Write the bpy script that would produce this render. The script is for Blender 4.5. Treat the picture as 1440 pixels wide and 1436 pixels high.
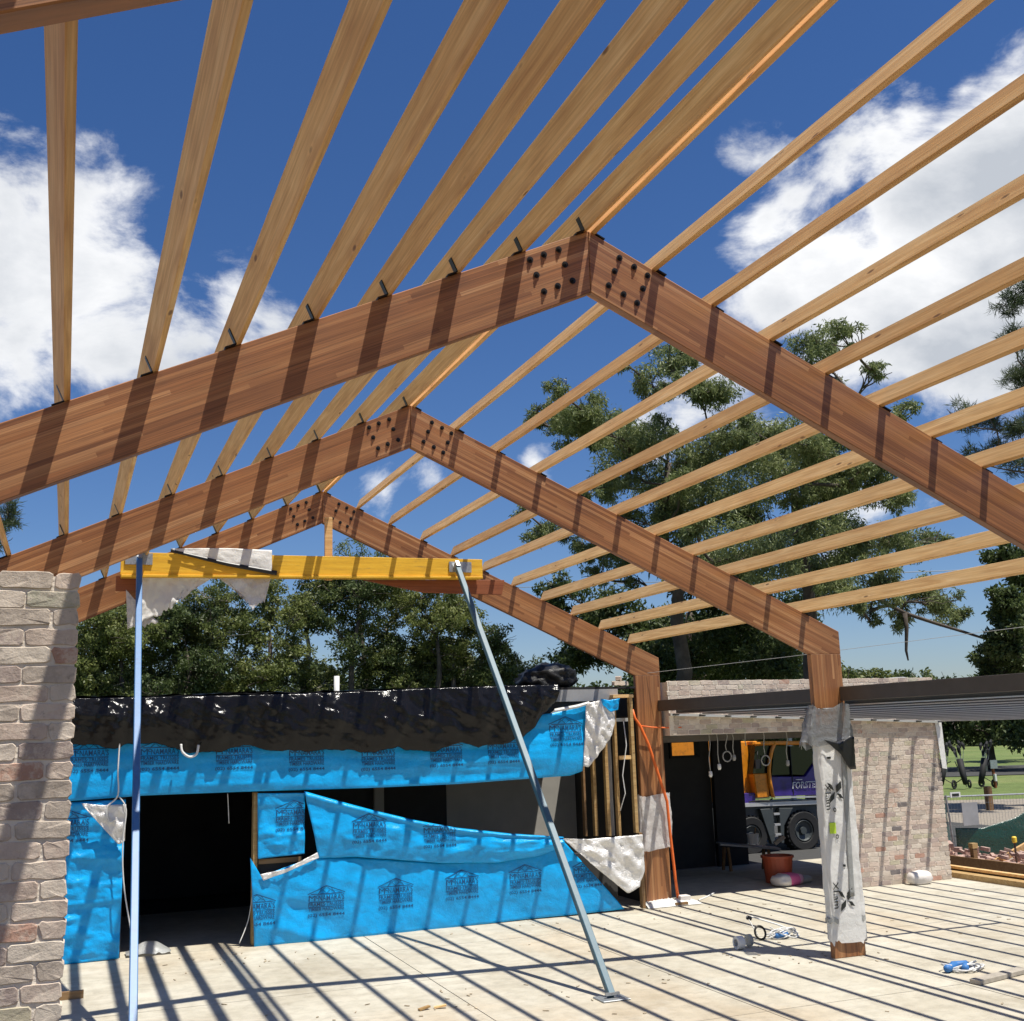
import bpy, bmesh, math, random
import numpy as np
from mathutils import Vector, Matrix, noise
from mathutils.bvhtree import BVHTree

for o in list(bpy.data.objects):
    bpy.data.objects.remove(o)
SC = bpy.context.scene
COL = SC.collection
R = math.radians
random.seed(7)
RNG = np.random.default_rng(7)

# ------------------------------------------------------------------ camera
YAW, PITCH, ROLL = 0.37773, 0.19368, -0.03039
fw = Vector((math.sin(YAW)*math.cos(PITCH), math.cos(YAW)*math.cos(PITCH), math.sin(PITCH)))
rt = Vector((math.cos(YAW), -math.sin(YAW), 0))
up = rt.cross(fw)
r2 = rt*math.cos(ROLL) + up*math.sin(ROLL)
u2 = up*math.cos(ROLL) - rt*math.sin(ROLL)
cd = bpy.data.cameras.new('camera')
cam = bpy.data.objects.new('camera', cd)
COL.objects.link(cam)
m = Matrix((r2, u2, -fw)).transposed().to_4x4()
m.translation = Vector((-3.7659, 0, 2.992))
cam.matrix_world = m
cd.sensor_fit = 'HORIZONTAL'
cd.sensor_width = 36
cd.lens = 39.54
cd.clip_start = 0.05
cd.clip_end = 4000
SC.camera = cam

# ------------------------------------------------------------------ view, sun, sky
SC.view_settings.view_transform = 'Standard'
SC.view_settings.look = 'None'
SC.view_settings.gamma = 1
SC.view_settings.use_curve_mapping = False
SC.view_settings.exposure = 0.35
SUNV = Vector((0.21, -0.284, 1)).normalized()
EL = math.asin(SUNV.z)
AZ = math.atan2(SUNV.x, SUNV.y)
sl = bpy.data.lights.new('sun', 'SUN')
sl.energy = 5.0
sl.angle = R(0.55)
sl.color = (1, 0.95, 0.86)
sun = bpy.data.objects.new('sun', sl)
COL.objects.link(sun)
sun.location = (4, -6, 30)
sun.rotation_euler = SUNV.to_track_quat('Z', 'Y').to_euler()

W = bpy.data.worlds.new('World')
SC.world = W
W.use_nodes = True
wn, wl_ = W.node_tree.nodes, W.node_tree.links
wn.clear()


def sky_world():
    def N(t, **k):
        n = wn.new(t)
        for a, b in k.items():
            setattr(n, a, b)
        return n

    def L(a, b):
        wl_.new(a, b)

    def M(op, a, b=None, c=None, clamp=False):
        n = N('ShaderNodeMath', operation=op, use_clamp=clamp)
        for i, v in enumerate((a, b, c)):
            if v is None:
                continue
            if isinstance(v, (int, float)):
                n.inputs[i].default_value = v
            else:
                L(v, n.inputs[i])
        return n.outputs[0]
    out = N('ShaderNodeOutputWorld')
    bg = N('ShaderNodeBackground')
    bg.inputs['Strength'].default_value = 0.062
    sk = N('ShaderNodeTexSky', sky_type='NISHITA')
    sk.sun_disc = False
    sk.sun_elevation = EL
    sk.sun_rotation = AZ
    sk.air_density = 1.0
    sk.dust_density = 0.3
    sk.ozone_density = 2.0
    tint = N('ShaderNodeMix', data_type='RGBA', blend_type='MULTIPLY')
    tint.inputs[0].default_value = 1
    tint.inputs[7].default_value = (.90, .98, 1.24, 1)
    tc = N('ShaderNodeTexCoord')
    nrm = N('ShaderNodeVectorMath', operation='NORMALIZE')
    L(tc.outputs['Generated'], nrm.inputs[0])
    D = nrm.outputs[0]
    sep = N('ShaderNodeSeparateXYZ')
    L(D, sep.inputs[0])
    # deepen the blue a little towards a clear southern sky
    hs = N('ShaderNodeHueSaturation')
    hs.inputs['Saturation'].default_value = 1.22
    hs.inputs['Value'].default_value = 1.0
    L(sk.outputs[0], hs.inputs['Color'])
    # cloud field: soft blobs on the sky sphere, broken up by turbulence
    n1 = N('ShaderNodeTexNoise')
    n1.inputs['Scale'].default_value = 7.5
    n1.inputs['Detail'].default_value = 9
    n1.inputs['Roughness'].default_value = 0.62
    n1.inputs['Distortion'].default_value = 0.25
    st = N('ShaderNodeVectorMath', operation='MULTIPLY')
    st.inputs[1].default_value = (1, 1, 1.7)
    L(D, st.inputs[0])
    L(st.outputs[0], n1.inputs['Vector'])
    blobs = [(-.055, .902, .418, .045, .8), (-.018, .908, .408, .05, .85), (-.033, .922, .384, .065, 1), (-.06, .931, .36, .075, 1), (-.005, .928, .378, .05, 1), (-.012, .938, .345, .07, 1),
             (.021, .92, .385, .03, .8), (-.05, .946, .325, .06, 1), (.024, .947, .325, .05, 1), (.058, .944, .324, .05, 1), (.085, .938, .335, .045, .95), (.114, .928, .35, .04, .9), (.117, .918, .374, .028, .75),
             (.125, .936, .325, .045, .9), (.149, .926, .342, .03, .7), (-.14, .91, .37, .09, 1), (.09, .946, .31, .035, .7),
             (.556, .752, .350, .045, 1.1), (.585, .718, .368, .06, 1.3), (.628, .66, .390, .065, 1.45), (.661, .614, .405, .065, 1.45),
             (.685, .591, .415, .065, 1.45), (.622, .704, .335, .075, 1.45), (.671, .652, .353, .085, 1.45), (.705, .61, .36, .09, 1.45),
             (.662, .69, .305, .06, 1.3), (.695, .653, .301, .065, 1.3), (.72, .63, .285, .06, 1.1), (.600, .738, .315, .05, 1.1),
             (.75, .55, .385, .10, 1.3), (.78, .52, .33, .09, 1.2),
             (.531, .736, .416, .034, .85), (.542, .72, .430, .03, .80), (.518, .725, .464, .03, .72), (.528, .716, .460, .024, .7), (.591, .658, .464, .034, .82), (.575, .672, .460, .026, .72),
             (.604, .644, .472, .028, .8), (.632, .61, .480, .016, .6), (.487, .75, .447, .012, .34), (.573, .693, .440, .03, .74),
             (.522, .744, .400, .03, .60), (.560, .71, .42, .03, .50), (.295, .93, .224, .024, .62), (.254, .944, .209, .018, .52), (.305, .93, .203, .020, .50),
             (.377, .896, .234, .014, .5), (.607, .771, .193, .05, .55), (.538, .796, .277, .05, .58), (.50, .82, .25, .035, .45)]
    rr = random.Random(11)
    for k in range(11):          # the same fair-weather cumulus all round, outside the view as well
        a = rr.uniform(R(60), R(330))
        e = rr.uniform(.12, .8)
        c = math.sqrt(1-e*e)
        a2 = math.pi/2 - R(22) + a
        blobs.append((c*math.cos(a2), c*math.sin(a2), e, rr.uniform(.06, .14), rr.uniform(.7, 1)))
    acc = None
    for (x, y, z, rad, wgt) in blobs:
        v = Vector((x, y, z)).normalized()
        d = N('ShaderNodeVectorMath', operation='DISTANCE')
        L(D, d.inputs[0])
        d.inputs[1].default_value = v
        t = M('MULTIPLY_ADD', d.outputs['Value'], -wgt/(rad*1.5), wgt)
        acc = t if acc is None else M('SMOOTH_MAX', acc, t, 0.18)
    dens = M('MULTIPLY_ADD', M('SUBTRACT', n1.outputs['Fac'], 0.5), 2.5, M('MULTIPLY', acc, 1.0))
    mr = N('ShaderNodeMapRange', interpolation_type='SMOOTHSTEP')
    L(dens, mr.inputs['Value'])
    mr.inputs['From Min'].default_value = 0.20
    mr.inputs['From Max'].default_value = 0.75
    mask = M('MULTIPLY', mr.outputs[0], M('GREATER_THAN', acc, -0.6))
    # billows: lit lumps and greyer bellies
    n2 = N('ShaderNodeTexNoise')
    n2.inputs['Scale'].default_value = 5.0
    n2.inputs['Detail'].default_value = 6
    n2.inputs['Roughness'].default_value = 0.55
    off = N('ShaderNodeVectorMath', operation='ADD')
    off.inputs[1].default_value = (3.1, 1.2, .02)
    L(st.outputs[0], off.inputs[0])
    L(off.outputs[0], n2.inputs['Vector'])
    thick = N('ShaderNodeMapRange')
    L(M('MULTIPLY_ADD', n2.outputs['Fac'], 1.6, M('MULTIPLY', dens, .55)), thick.inputs['Value'])
    thick.inputs['From Min'].default_value = 0.95
    thick.inputs['From Max'].default_value = 1.65
    cr = N('ShaderNodeValToRGB')
    cr.color_ramp.elements[0].color = (13.0, 13.1, 13.3, 1)
    cr.color_ramp.elements[0].position = .0
    cr.color_ramp.elements[1].color = (7.0, 7.5, 8.3, 1)
    cr.color_ramp.elements[1].position = 1.0
    L(thick.outputs[0], cr.inputs[0])
    mx = N('ShaderNodeMix', data_type='RGBA')
    L(mask, mx.inputs['Factor'])
    L(hs.outputs[0], tint.inputs[6])
    L(tint.outputs[2], mx.inputs[6])
    L(cr.outputs[0], mx.inputs[7])
    L(mx.outputs[2], bg.inputs['Color'])
    L(bg.outputs[0], out.inputs[0])


sky_world()
W.cycles.sampling_method = 'MANUAL'
W.cycles.sample_map_resolution = 512

# ------------------------------------------------------------------ object helpers
def setp(o, label=None, cat=None, group=None, kind=None):
    if label: o['label'] = label
    if cat: o['category'] = cat
    if group: o['group'] = group
    if kind: o['kind'] = kind
    return o


def wloc(o):
    v = Vector((0, 0, 0))
    while o is not None:
        v += o.location
        o = o.parent
    return v


def empty(name, loc, label, cat, group=None):
    o = bpy.data.objects.new(name, None)
    o.empty_display_size = .1
    COL.objects.link(o)
    o.location = loc
    return setp(o, label, cat, group)


def link(name, me, mat=None, parent=None):
    o = bpy.data.objects.new(name, me)
    COL.objects.link(o)
    if parent is not None: o.parent = parent
    if mat is not None and not me.materials: me.materials.append(mat)
    return o


class MB:
    """collects shapes in world coordinates; build() links them as ONE mesh object"""

    def __init__(s):
        s.v, s.f = [], []

    def add(s, vs, fs):
        b = len(s.v)
        s.v += [Vector(v) for v in vs]
        s.f += [tuple(i+b for i in f) for f in fs]
        return s

    def box(s, x0, x1, y0, y1, z0, z1):
        vs = [(x, y, z) for z in (z0, z1) for y in (y0, y1) for x in (x0, x1)]
        return s.add(vs, [(0, 2, 3, 1), (4, 5, 7, 6), (0, 1, 5, 4), (2, 6, 7, 3), (0, 4, 6, 2), (1, 3, 7, 5)])

    def beam(s, p0, p1, w, h, upv=(0, 0, 1)):
        p0, p1 = Vector(p0), Vector(p1)
        d = (p1-p0).normalized()
        sd = d.cross(Vector(upv))
        if sd.length < 1e-4: sd = d.cross(Vector((0, 1, 0)))
        sd.normalize()
        un = sd.cross(d)
        vs = []
        for p in (p0, p1):
            for a, b in ((-1, -1), (1, -1), (1, 1), (-1, 1)):
                vs.append(p + sd*a*w/2 + un*b*h/2)
        return s.add(vs, [(0, 1, 2, 3), (7, 6, 5, 4), (0, 4, 5, 1), (1, 5, 6, 2), (2, 6, 7, 3), (3, 7, 4, 0)])

    def prism(s, poly, y0, y1):
        n = len(poly)
        vs = [(x, y0, z) for x, z in poly] + [(x, y1, z) for x, z in poly]
        fs = [tuple(range(n)), tuple(range(2*n-1, n-1, -1))]
        fs += [(i, n+i, n+(i+1) % n, (i+1) % n) for i in range(n)]
        return s.add(vs, fs)

    def tube(s, pts, r, n=8, caps=True):
        pts = [Vector(p) for p in pts]
        k = len(pts)
        rad = r if isinstance(r, (list, tuple)) else [r]*k
        vs, fs = [], []
        pu = None
        for i, p in enumerate(pts):
            d = (pts[min(i+1, k-1)]-pts[max(i-1, 0)])
            d = d.normalized() if d.length > 1e-9 else Vector((0, 0, 1))
            if pu is None:
                pu = d.orthogonal().normalized()
            else:
                pu = pu - d*pu.dot(d)
                pu = pu.normalized() if pu.length > 1e-6 else d.orthogonal().normalized()
            w = d.cross(pu)
            for j in range(n):
                a = 2*math.pi*j/n
                vs.append(p + (pu*math.cos(a)+w*math.sin(a))*rad[i])
        for i in range(k-1):
            for j in range(n):
                fs.append((i*n+j, i*n+(j+1) % n, (i+1)*n+(j+1) % n, (i+1)*n+j))
        if caps:
            fs.append(tuple(range(n-1, -1, -1)))
            fs.append(tuple((k-1)*n+j for j in range(n)))
        return s.add(vs, fs)

    def lathe(s, prof, c, axis='z', n=20):
        """prof: (radius, height) pairs"""
        c = Vector(c)
        vs, fs = [], []
        for r, h in prof:
            for j in range(n):
                a = 2*math.pi*j/n
                q = (r*math.cos(a), r*math.sin(a), h)
                if axis == 'y': q = (q[0], q[2], q[1])
                if axis == 'x': q = (q[2], q[0], q[1])
                vs.append(c+Vector(q))
        for i in range(len(prof)-1):
            for j in range(n):
                fs.append((i*n+j, i*n+(j+1) % n, (i+1)*n+(j+1) % n, (i+1)*n+j))
        return s.add(vs, fs)

    def build(s, name, mat, parent=None, bevel=0, smooth=False, origin=None):
        if parent is not None:
            og = wloc(parent)
        elif origin is not None:
            og = Vector(origin)
        else:
            mn = [min(v[i] for v in s.v) for i in range(3)]
            mxx = [max(v[i] for v in s.v) for i in range(3)]
            og = Vector(((mn[0]+mxx[0])/2, (mn[1]+mxx[1])/2, mn[2]))
        me = bpy.data.meshes.new(name)
        me.from_pydata([v-og for v in s.v], [], s.f)
        bm = bmesh.new()
        bm.from_mesh(me)
        bmesh.ops.recalc_face_normals(bm, faces=bm.faces)
        bm.to_mesh(me)
        bm.free()
        o = link(name, me, mat, parent)
        if parent is None: o.location = og
        if smooth:
            me.polygons.foreach_set('use_smooth', [True]*len(me.polygons))
        if bevel:
            bv = o.modifiers.new('bevel', 'BEVEL')
            bv.width = bevel
            bv.segments = 1
            bv.limit_method = 'ANGLE'
        return o


# ------------------------------------------------------------------ materials
class NT:
    def __init__(s, name):
        s.m = bpy.data.materials.new(name)
        s.m.use_nodes = True
        s.n, s.l = s.m.node_tree.nodes, s.m.node_tree.links
        s.b = s.n['Principled BSDF']
        s.out = s.n['Material Output']

    def N(s, t, ins=None, **k):
        n = s.n.new(t)
        for a, b in k.items(): setattr(n, a, b)
        for a, b in (ins or {}).items():
            if hasattr(b, 'is_output'): s.l.new(b, n.inputs[a])
            else: n.inputs[a].default_value = b
        return n

    def math(s, op, a, b=0.0, c=0.0, clamp=False):
        return s.N('ShaderNodeMath', {0: a, 1: b, 2: c}, operation=op, use_clamp=clamp).outputs[0]

    def obj(s):
        return s.N('ShaderNodeTexCoord').outputs['Object']

    def rnd(s):
        return s.N('ShaderNodeObjectInfo').outputs['Random']

    def pos(s):
        return s.N('ShaderNodeNewGeometry').outputs['Position']

    def noise(s, vec, scale, detail=4, rough=.55, dist=0.0):
        return s.N('ShaderNodeTexNoise', {'Vector': vec, 'Scale': scale, 'Detail': detail, 'Roughness': rough, 'Distortion': dist}).outputs['Fac']

    def vmul(s, vec, v):
        return s.N('ShaderNodeVectorMath', {0: vec, 1: v}, operation='MULTIPLY').outputs[0]

    def vadd(s, vec, v):
        return s.N('ShaderNodeVectorMath', {0: vec, 1: v}, operation='ADD').outputs[0]

    def ramp(s, fac, stops, interp='LINEAR'):
        r = s.N('ShaderNodeValToRGB', {0: fac})
        cr = r.color_ramp
        cr.interpolation = interp
        while len(cr.elements) < len(stops): cr.elements.new(.5)
        for e, (p, c) in zip(cr.elements, stops):
            e.position = p
            e.color = (*c, 1) if len(c) == 3 else c
        return r.outputs[0]

    def mix(s, fac, a, b, mode='MIX'):
        n = s.N('ShaderNodeMix', data_type='RGBA', blend_type=mode)
        for i, v in ((0, fac), (6, a), (7, b)):
            if hasattr(v, 'is_output'): s.l.new(v, n.inputs[i])
            elif i == 0: n.inputs[i].default_value = v
            else: n.inputs[i].default_value = (*v, 1)
        return n.outputs[2]

    def bump(s, h, strength=.3, dist=.01):
        n = s.N('ShaderNodeBump', {'Height': h, 'Strength': strength, 'Distance': dist})
        s.l.new(n.outputs[0], s.b.inputs['Normal'])

    def set(s, color=None, rough=None, metal=None, spec=None, alpha=None, trans=None):
        for k, v in (('Base Color', color), ('Roughness', rough), ('Metallic', metal), ('Specular IOR Level', spec), ('Alpha', alpha), ('Transmission Weight', trans)):
            if v is None: continue
            if hasattr(v, 'is_output'): s.l.new(v, s.b.inputs[k])
            elif k == 'Base Color': s.b.inputs[k].default_value = (*v, 1)
            else: s.b.inputs[k].default_value = v
        return s.m


def plain(name, c, rough=.6, metal=0, var=.12, scale=6, bump=0, spec=None, dirt=None):
    t = NT(name)
    n = t.noise(t.obj(), scale, 5, .6)
    a = tuple(x*(1-var) for x in c)
    b = tuple(min(1, x*(1+var)) for x in c)
    col = t.ramp(n, [(.3, a), (.7, b)])
    if dirt is not None:
        d = t.ramp(t.noise(t.obj(), scale*2.7, 6, .7), [(.5, (0, 0, 0)), (.68, (1, 1, 1))])
        col = t.mix(t.math('MULTIPLY', d, .6), col, dirt)
    if bump: t.bump(t.noise(t.obj(), scale*5, 4), bump, .01)
    return t.set(col, rough, metal, spec)


def glulam():
    t = NT('glulam hardwood')
    ob = t.obj()
    sp = t.N('ShaderNodeSeparateXYZ', {0: ob})
    rn = t.rnd()
    lam = t.math('FLOOR', t.math('DIVIDE', t.math('ADD', sp.outputs[2], 7.013), .034))
    off = t.N('ShaderNodeTexWhiteNoise', {'Vector': t.N('ShaderNodeCombineXYZ', {0: lam, 1: rn}).outputs[0]}, noise_dimensions='3D').outputs['Value']
    seg = t.math('FLOOR', t.math('ADD', t.math('DIVIDE', sp.outputs[0], 2.3), t.math('MULTIPLY', off, 9.0)))
    wv = t.N('ShaderNodeTexWhiteNoise', {'Vector': t.N('ShaderNodeCombineXYZ', {0: lam, 1: seg, 2: rn}).outputs[0]}, noise_dimensions='3D').outputs['Value']
    base = t.ramp(wv, [(0, (.205, .082, .030)), (.25, (.28, .118, .044)), (.55, (.32, .141, .053)), (.85, (.37, .175, .070)), (1, (.45, .24, .11))])
    gr = t.noise(t.vadd(t.vmul(ob, (.8, 12, 75)), t.N('ShaderNodeCombineXYZ', {0: t.math('MULTIPLY', rn, 40), 1: lam}).outputs[0]), 1.5, 6, .6, .4)
    g = t.ramp(gr, [(.30, (.50, .47, .44)), (.5, (.96, .95, .94)), (.70, (1.32, 1.28, 1.22))])
    col = t.mix(1.0, base, g, 'MULTIPLY')
    big = t.ramp(t.noise(t.pos(), .7, 3), [(.3, (.86, .84, .82)), (.7, (1.1, 1.1, 1.1))])
    col = t.mix(1.0, col, big, 'MULTIPLY')
    fr = t.math('FRACT', t.math('DIVIDE', t.math('ADD', sp.outputs[2], 7.013), .034))
    line = t.math('LESS_THAN', fr, .05)
    col = t.mix(t.math('MULTIPLY', line, .4), col, (.07, .025, .014))
    t.bump(gr, .12, .004)
    return t.set(col, .46)


def pine(name='pine timber', tint=(1, 1, 1)):
    t = NT(name)
    rn = t.rnd()
    ob = t.vadd(t.obj(), t.N('ShaderNodeCombineXYZ', {0: t.math('MULTIPLY', rn, 61), 1: t.math('MULTIPLY', rn, 3.7)}).outputs[0])
    g1 = t.noise(t.vmul(ob, (.55, 9, 9)), 2.2, 5, .55, .7)
    g2 = t.noise(t.vmul(ob, (1.0, 60, 60)), 1.6, 4, .6)
    c = [(.60*tint[0], .355*tint[1], .145*tint[2]), (.74*tint[0], .485*tint[1], .215*tint[2]), (.83*tint[0], .60*tint[1], .315*tint[2])]
    col = t.ramp(g1, [(.3, c[0]), (.5, c[1]), (.72, c[2])])
    fine = t.ramp(g2, [(.3, (.78, .73, .66)), (.65, (1.08, 1.08, 1.07))])
    col = t.mix(1.0, col, fine, 'MULTIPLY')
    pw = t.ramp(rn, [(0, (.80, .73, .64)), (.3, (.98, .93, .86)), (.6, (1.0, .99, .98)), (1, (1.1, 1.1, 1.08))])
    col = t.mix(1.0, col, pw, 'MULTIPLY')
    vo = t.N('ShaderNodeTexVoronoi', {'Vector': t.vmul(ob, (2.0, 6.5, 6.5)), 'Scale': 1.0, 'Randomness': 1.0})
    kn = t.ramp(vo.outputs['Distance'], [(.0, (1, 1, 1)), (.06, (.95, .95, .95)), (.11, (0, 0, 0))])
    col = t.mix(t.math('MULTIPLY', kn, .85), col, (.15, .068, .026))
    vr = t.ramp(vo.outputs['Distance'], [(.12, (0, 0, 0)), (.2, (.5, .5, .5)), (.42, (0, 0, 0))])
    col = t.mix(t.math('MULTIPLY', vr, .45), col, (.42*tint[0], .22*tint[1], .085*tint[2]))
    return t.set(col, .62)


def concrete():
    t = NT('slab concrete')
    p = t.pos()
    a = t.noise(p, .55, 6, .6)
    b = t.noise(p, 4.5, 7, .65)
    c = t.noise(p, 60, 3, .6)
    col = t.ramp(a, [(.3, (.385, .348, .268)), (.5, (.475, .442, .355)), (.68, (.53, .503, .415))])
    w = t.ramp(t.noise(t.vadd(p, (13, 4, 0)), .35, 3), [(.52, (0, 0, 0)), (.66, (1, 1, 1))])
    col = t.mix(t.math('MULTIPLY', w, .30), col, (.46, .33, .19))
    col = t.mix(1.0, col, t.ramp(b, [(.28, (.80, .79, .77)), (.6, (1.04, 1.04, 1.04))]), 'MULTIPLY')
    sp = t.ramp(t.noise(p, 9, 8, .75), [(.60, (0, 0, 0)), (.72, (1, 1, 1))])
    col = t.mix(t.math('MULTIPLY', sp, .28), col, (.25, .215, .16))
    col = t.mix(1.0, col, t.ramp(c, [(.3, (.93, .93, .93)), (.7, (1.05, 1.05, 1.05))]), 'MULTIPLY')
    scuff = t.ramp(t.noise(t.vmul(p, (1.0, 3.0, 1)), 2.2, 9, .78, 1.2), [(.55, (0, 0, 0)), (.60, (1, 1, 1)), (.64, (0, 0, 0))])
    col = t.mix(t.math('MULTIPLY', scuff, .35), col, (.22, .19, .15))
    dust = t.ramp(t.noise(t.vadd(p, (31, 7, 0)), 1.1, 8, .7), [(.52, (0, 0, 0)), (.68, (1, 1, 1))])
    col = t.mix(t.math('MULTIPLY', dust, .45), col, (.60, .565, .48))
    t.bump(t.math('ADD', b, t.math('MULTIPLY', c, .5)), .22, .008)
    return t.set(col, .82)


def brick_mat():
    t = NT('recycled brick')
    rn = t.rnd()
    wn_ = t.N('ShaderNodeTexWhiteNoise', {'W': t.math('MULTIPLY', rn, 917.3)}, noise_dimensions='1D').outputs['Value']
    base = t.ramp(rn, [(0, (.46, .395, .33)), (.14, (.58, .48, .40)), (.3, (.52, .415, .345)), (.42, (.64, .56, .47)), (.55, (.42, .34, .30)), (.66, (.62, .51, .425)),
                       (.76, (.62, .55, .46)), (.875, (.47, .285, .215)), (.90, (.19, .17, .165)), (.93, (.50, .455, .33)), (.965, (.45, .43, .335)), (1, (.25, .185, .155))], 'CONSTANT')
    ob = t.vadd(t.pos(), t.N('ShaderNodeCombineXYZ', {0: t.math('MULTIPLY', rn, 50)}).outputs[0])
    n1 = t.noise(ob, 9, 6, .65)
    n2 = t.noise(ob, 45, 6, .7)
    col = t.mix(1.0, base, t.ramp(n1, [(.25, (.78, .76, .74)), (.7, (1.14, 1.13, 1.12))]), 'MULTIPLY')
    wash = t.ramp(t.math('ADD', n1, t.math('MULTIPLY', t.math('SUBTRACT', n2, .5), .7)), [(.45, (0, 0, 0)), (.60, (1, 1, 1))])
    col = t.mix(t.math('MULTIPLY', wash, t.math('MULTIPLY_ADD', wn_, .5, .35)), col, (.62, .53, .43))
    pit = t.ramp(t.noise(ob, 26, 5, .7), [(.30, (1, 1, 1)), (.42, (0, 0, 0))])
    col = t.mix(t.math('MULTIPLY', pit, .5), col, (.13, .095, .075))
    t.bump(t.math('ADD', t.math('MULTIPLY', n1, .6), n2), .75, .006)
    return t.set(col, .92)


def sheet_mat(name, c, rough, spec=.5, var=.15, bump=.25, scale=16, metal=0, trans=None):
    t = NT(name)
    p = t.pos()
    n = t.noise(p, scale*.25, 5, .6, .4)
    col = t.ramp(n, [(.3, tuple(x*(1-var) for x in c)), (.7, tuple(min(1, x*(1+var)) for x in c))])
    t.bump(t.noise(p, scale, 6, .65, .8), bump, .02)
    m_ = t.set(col, rough, metal, spec)
    if trans:
        tr = t.N('ShaderNodeBsdfTranslucent', {'Color': (*trans[1], 1)})
        ms = t.N('ShaderNodeMixShader', {0: trans[0], 1: t.b.outputs[0], 2: tr.outputs[0]})
        t.l.new(ms.outputs[0], t.out.inputs[0])
    return m_


def clear_film(name, c, alpha):
    t = NT(name)
    p = t.pos()
    n = t.noise(p, 14, 5, .6, .6)
    t.bump(n, .5, .03)
    t.set(c, .28, 0, .6)
    tr = t.N('ShaderNodeBsdfTransparent')
    fac = t.ramp(n, [(.3, (alpha*.8,)*3), (.7, (min(1, alpha*1.2),)*3)])
    ms = t.N('ShaderNodeMixShader', {0: fac, 1: tr.outputs[0], 2: t.b.outputs[0]})
    t.l.new(ms.outputs[0], t.out.inputs[0])
    return t.m


def leaf_mat(name, c1, c2, c3, rough=.5):
    t = NT(name)
    p = t.pos()
    n = t.noise(p, 1.1, 3, .6)
    n2 = t.noise(p, 17, 2, .6)
    f = t.math('MULTIPLY_ADD', t.math('SUBTRACT', n2, .5), 1.1, n)
    col = t.ramp(f, [(.3, c1), (.5, c2), (.72, c3)])
    t.set(col, rough, 0, .35)
    tr = t.N('ShaderNodeBsdfTranslucent', {'Color': col})
    ms = t.N('ShaderNodeMixShader', {0: .36, 1: t.b.outputs[0], 2: tr.outputs[0]})
    t.l.new(ms.outputs[0], t.out.inputs[0])
    return t.m


def grass_mat():
    t = NT('mown grass')
    p = t.pos()
    a = t.noise(p, .12, 5, .6)
    b = t.noise(p, 2.5, 6, .7)
    col = t.ramp(a, [(.3, (.090, .125, .030)), (.5, (.130, .180, .045)), (.7, (.20, .215, .075))])
    col = t.mix(1.0, col, t.ramp(b, [(.25, (.7, .72, .7)), (.7, (1.2, 1.18, 1.15))]), 'MULTIPLY')
    t.bump(t.noise(p, 30, 5, .7), .8, .05)
    return t.set(col, .9)


M_GLU = glulam()
M_PINE = pine()
M_STUD = pine('weathered stud timber', (.60, .62, .60))
M_DARKSTUD = pine('dark aged timber', (.33, .30, .30))
M_PLANK = pine('red-brown plank', (.36, .17, .13))
M_CONC = concrete()
M_JOINT = plain('slab joint', (.16, .14, .11), .9, scale=3)
M_BRICK = brick_mat()
M_MORTAR = plain('pale sandy mortar', (.72, .64, .54), .95, var=.12, scale=9, bump=.7)
M_STEELBLK = plain('black coated steel', (.012, .011, .011), .42, .3, scale=20)
M_GALV = plain('galvanised steel', (.42, .44, .45), .45, .7, scale=12, dirt=(.2, .19, .17))
M_YEL = None
M_PROPLIT = plain('prop paint bright-lit tone', (.050, .165, .37), .42, var=.08, scale=7, dirt=(.05, .11, .26))  # prop paint with its brighter light put into the colour
M_PROPDIM = plain('prop paint dull-lit tone', (.055, .125, .165), .45, var=.10, scale=7, dirt=(.12, .16, .18))  # same prop paint, its duller light put into the colour
M_WRAP = sheet_mat('blue building wrap', (.004, .365, .80), .30, .45, .16, .5, 17)
M_FOIL = sheet_mat('silver foil underside', (.82, .80, .77), .30, .5, .1, .9, 26, .35)
M_BLACKPL = sheet_mat('black plastic film', (.006, .006, .007), .14, .33, .2, .5, 8)
M_BLACKMAT = sheet_mat('matt black plastic film', (.014, .014, .015), .42, .3, .3, .6, 14)
M_WHITEPL = sheet_mat('white plastic sheet', (.88, .88, .85), .42, .4, .08, .5, 12, 0, (.25, (.7, .7, .68)))
M_GREYPL = sheet_mat('grey milky plastic', (.42, .43, .42), .32, .5, .15, .6, 12, 0, (.25, (.5, .5, .5)))
M_FILM = clear_film('clear plastic film', (.70, .68, .66), .52)
M_MILKFILM = clear_film('milky plastic film', (.72, .70, .68), .72)
M_HOOD = clear_film('grey milky film', (.22, .23, .24), .8)
M_TAPE = plain('black tape', (.012, .012, .012), .35, scale=8)
M_PRINT = plain('dark print', (.004, .065, .18), .45, var=.05)
M_PRINTBLK = plain('black print', (.012, .014, .012), .5, var=.05)
M_CHART = plain('lime green print', (.50, .72, .04), .5, var=.05)
M_FASCIA = plain('dark bronze steel', (.078, .068, .060), .5, .1, scale=5)
M_AWN = plain('grey steel section', (.34, .34, .345), .5, .2, scale=4)
M_CRUMB = plain('sawdust and crumbs', (.40, .33, .23), .95, var=.5, scale=14)
M_GREYTIM = plain('silvered timber', (.36, .325, .27), .85, var=.2, scale=9)
M_AWNSHADED = plain('shade-toned steel section', (.17, .17, .172), .55, .2, scale=4)  # darker copy of the awning steel, shade of the web in its colour
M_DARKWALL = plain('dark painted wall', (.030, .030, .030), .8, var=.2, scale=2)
M_GREYWALL = plain('grey plaster', (.40, .385, .35), .85, var=.1, scale=2)
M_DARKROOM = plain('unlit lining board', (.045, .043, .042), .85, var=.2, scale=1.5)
M_STRAP = plain('orange strap', (.80, .155, .025), .55, var=.1, scale=12)
M_CORDW = plain('white cord', (.70, .70, .68), .5, var=.05)
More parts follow.
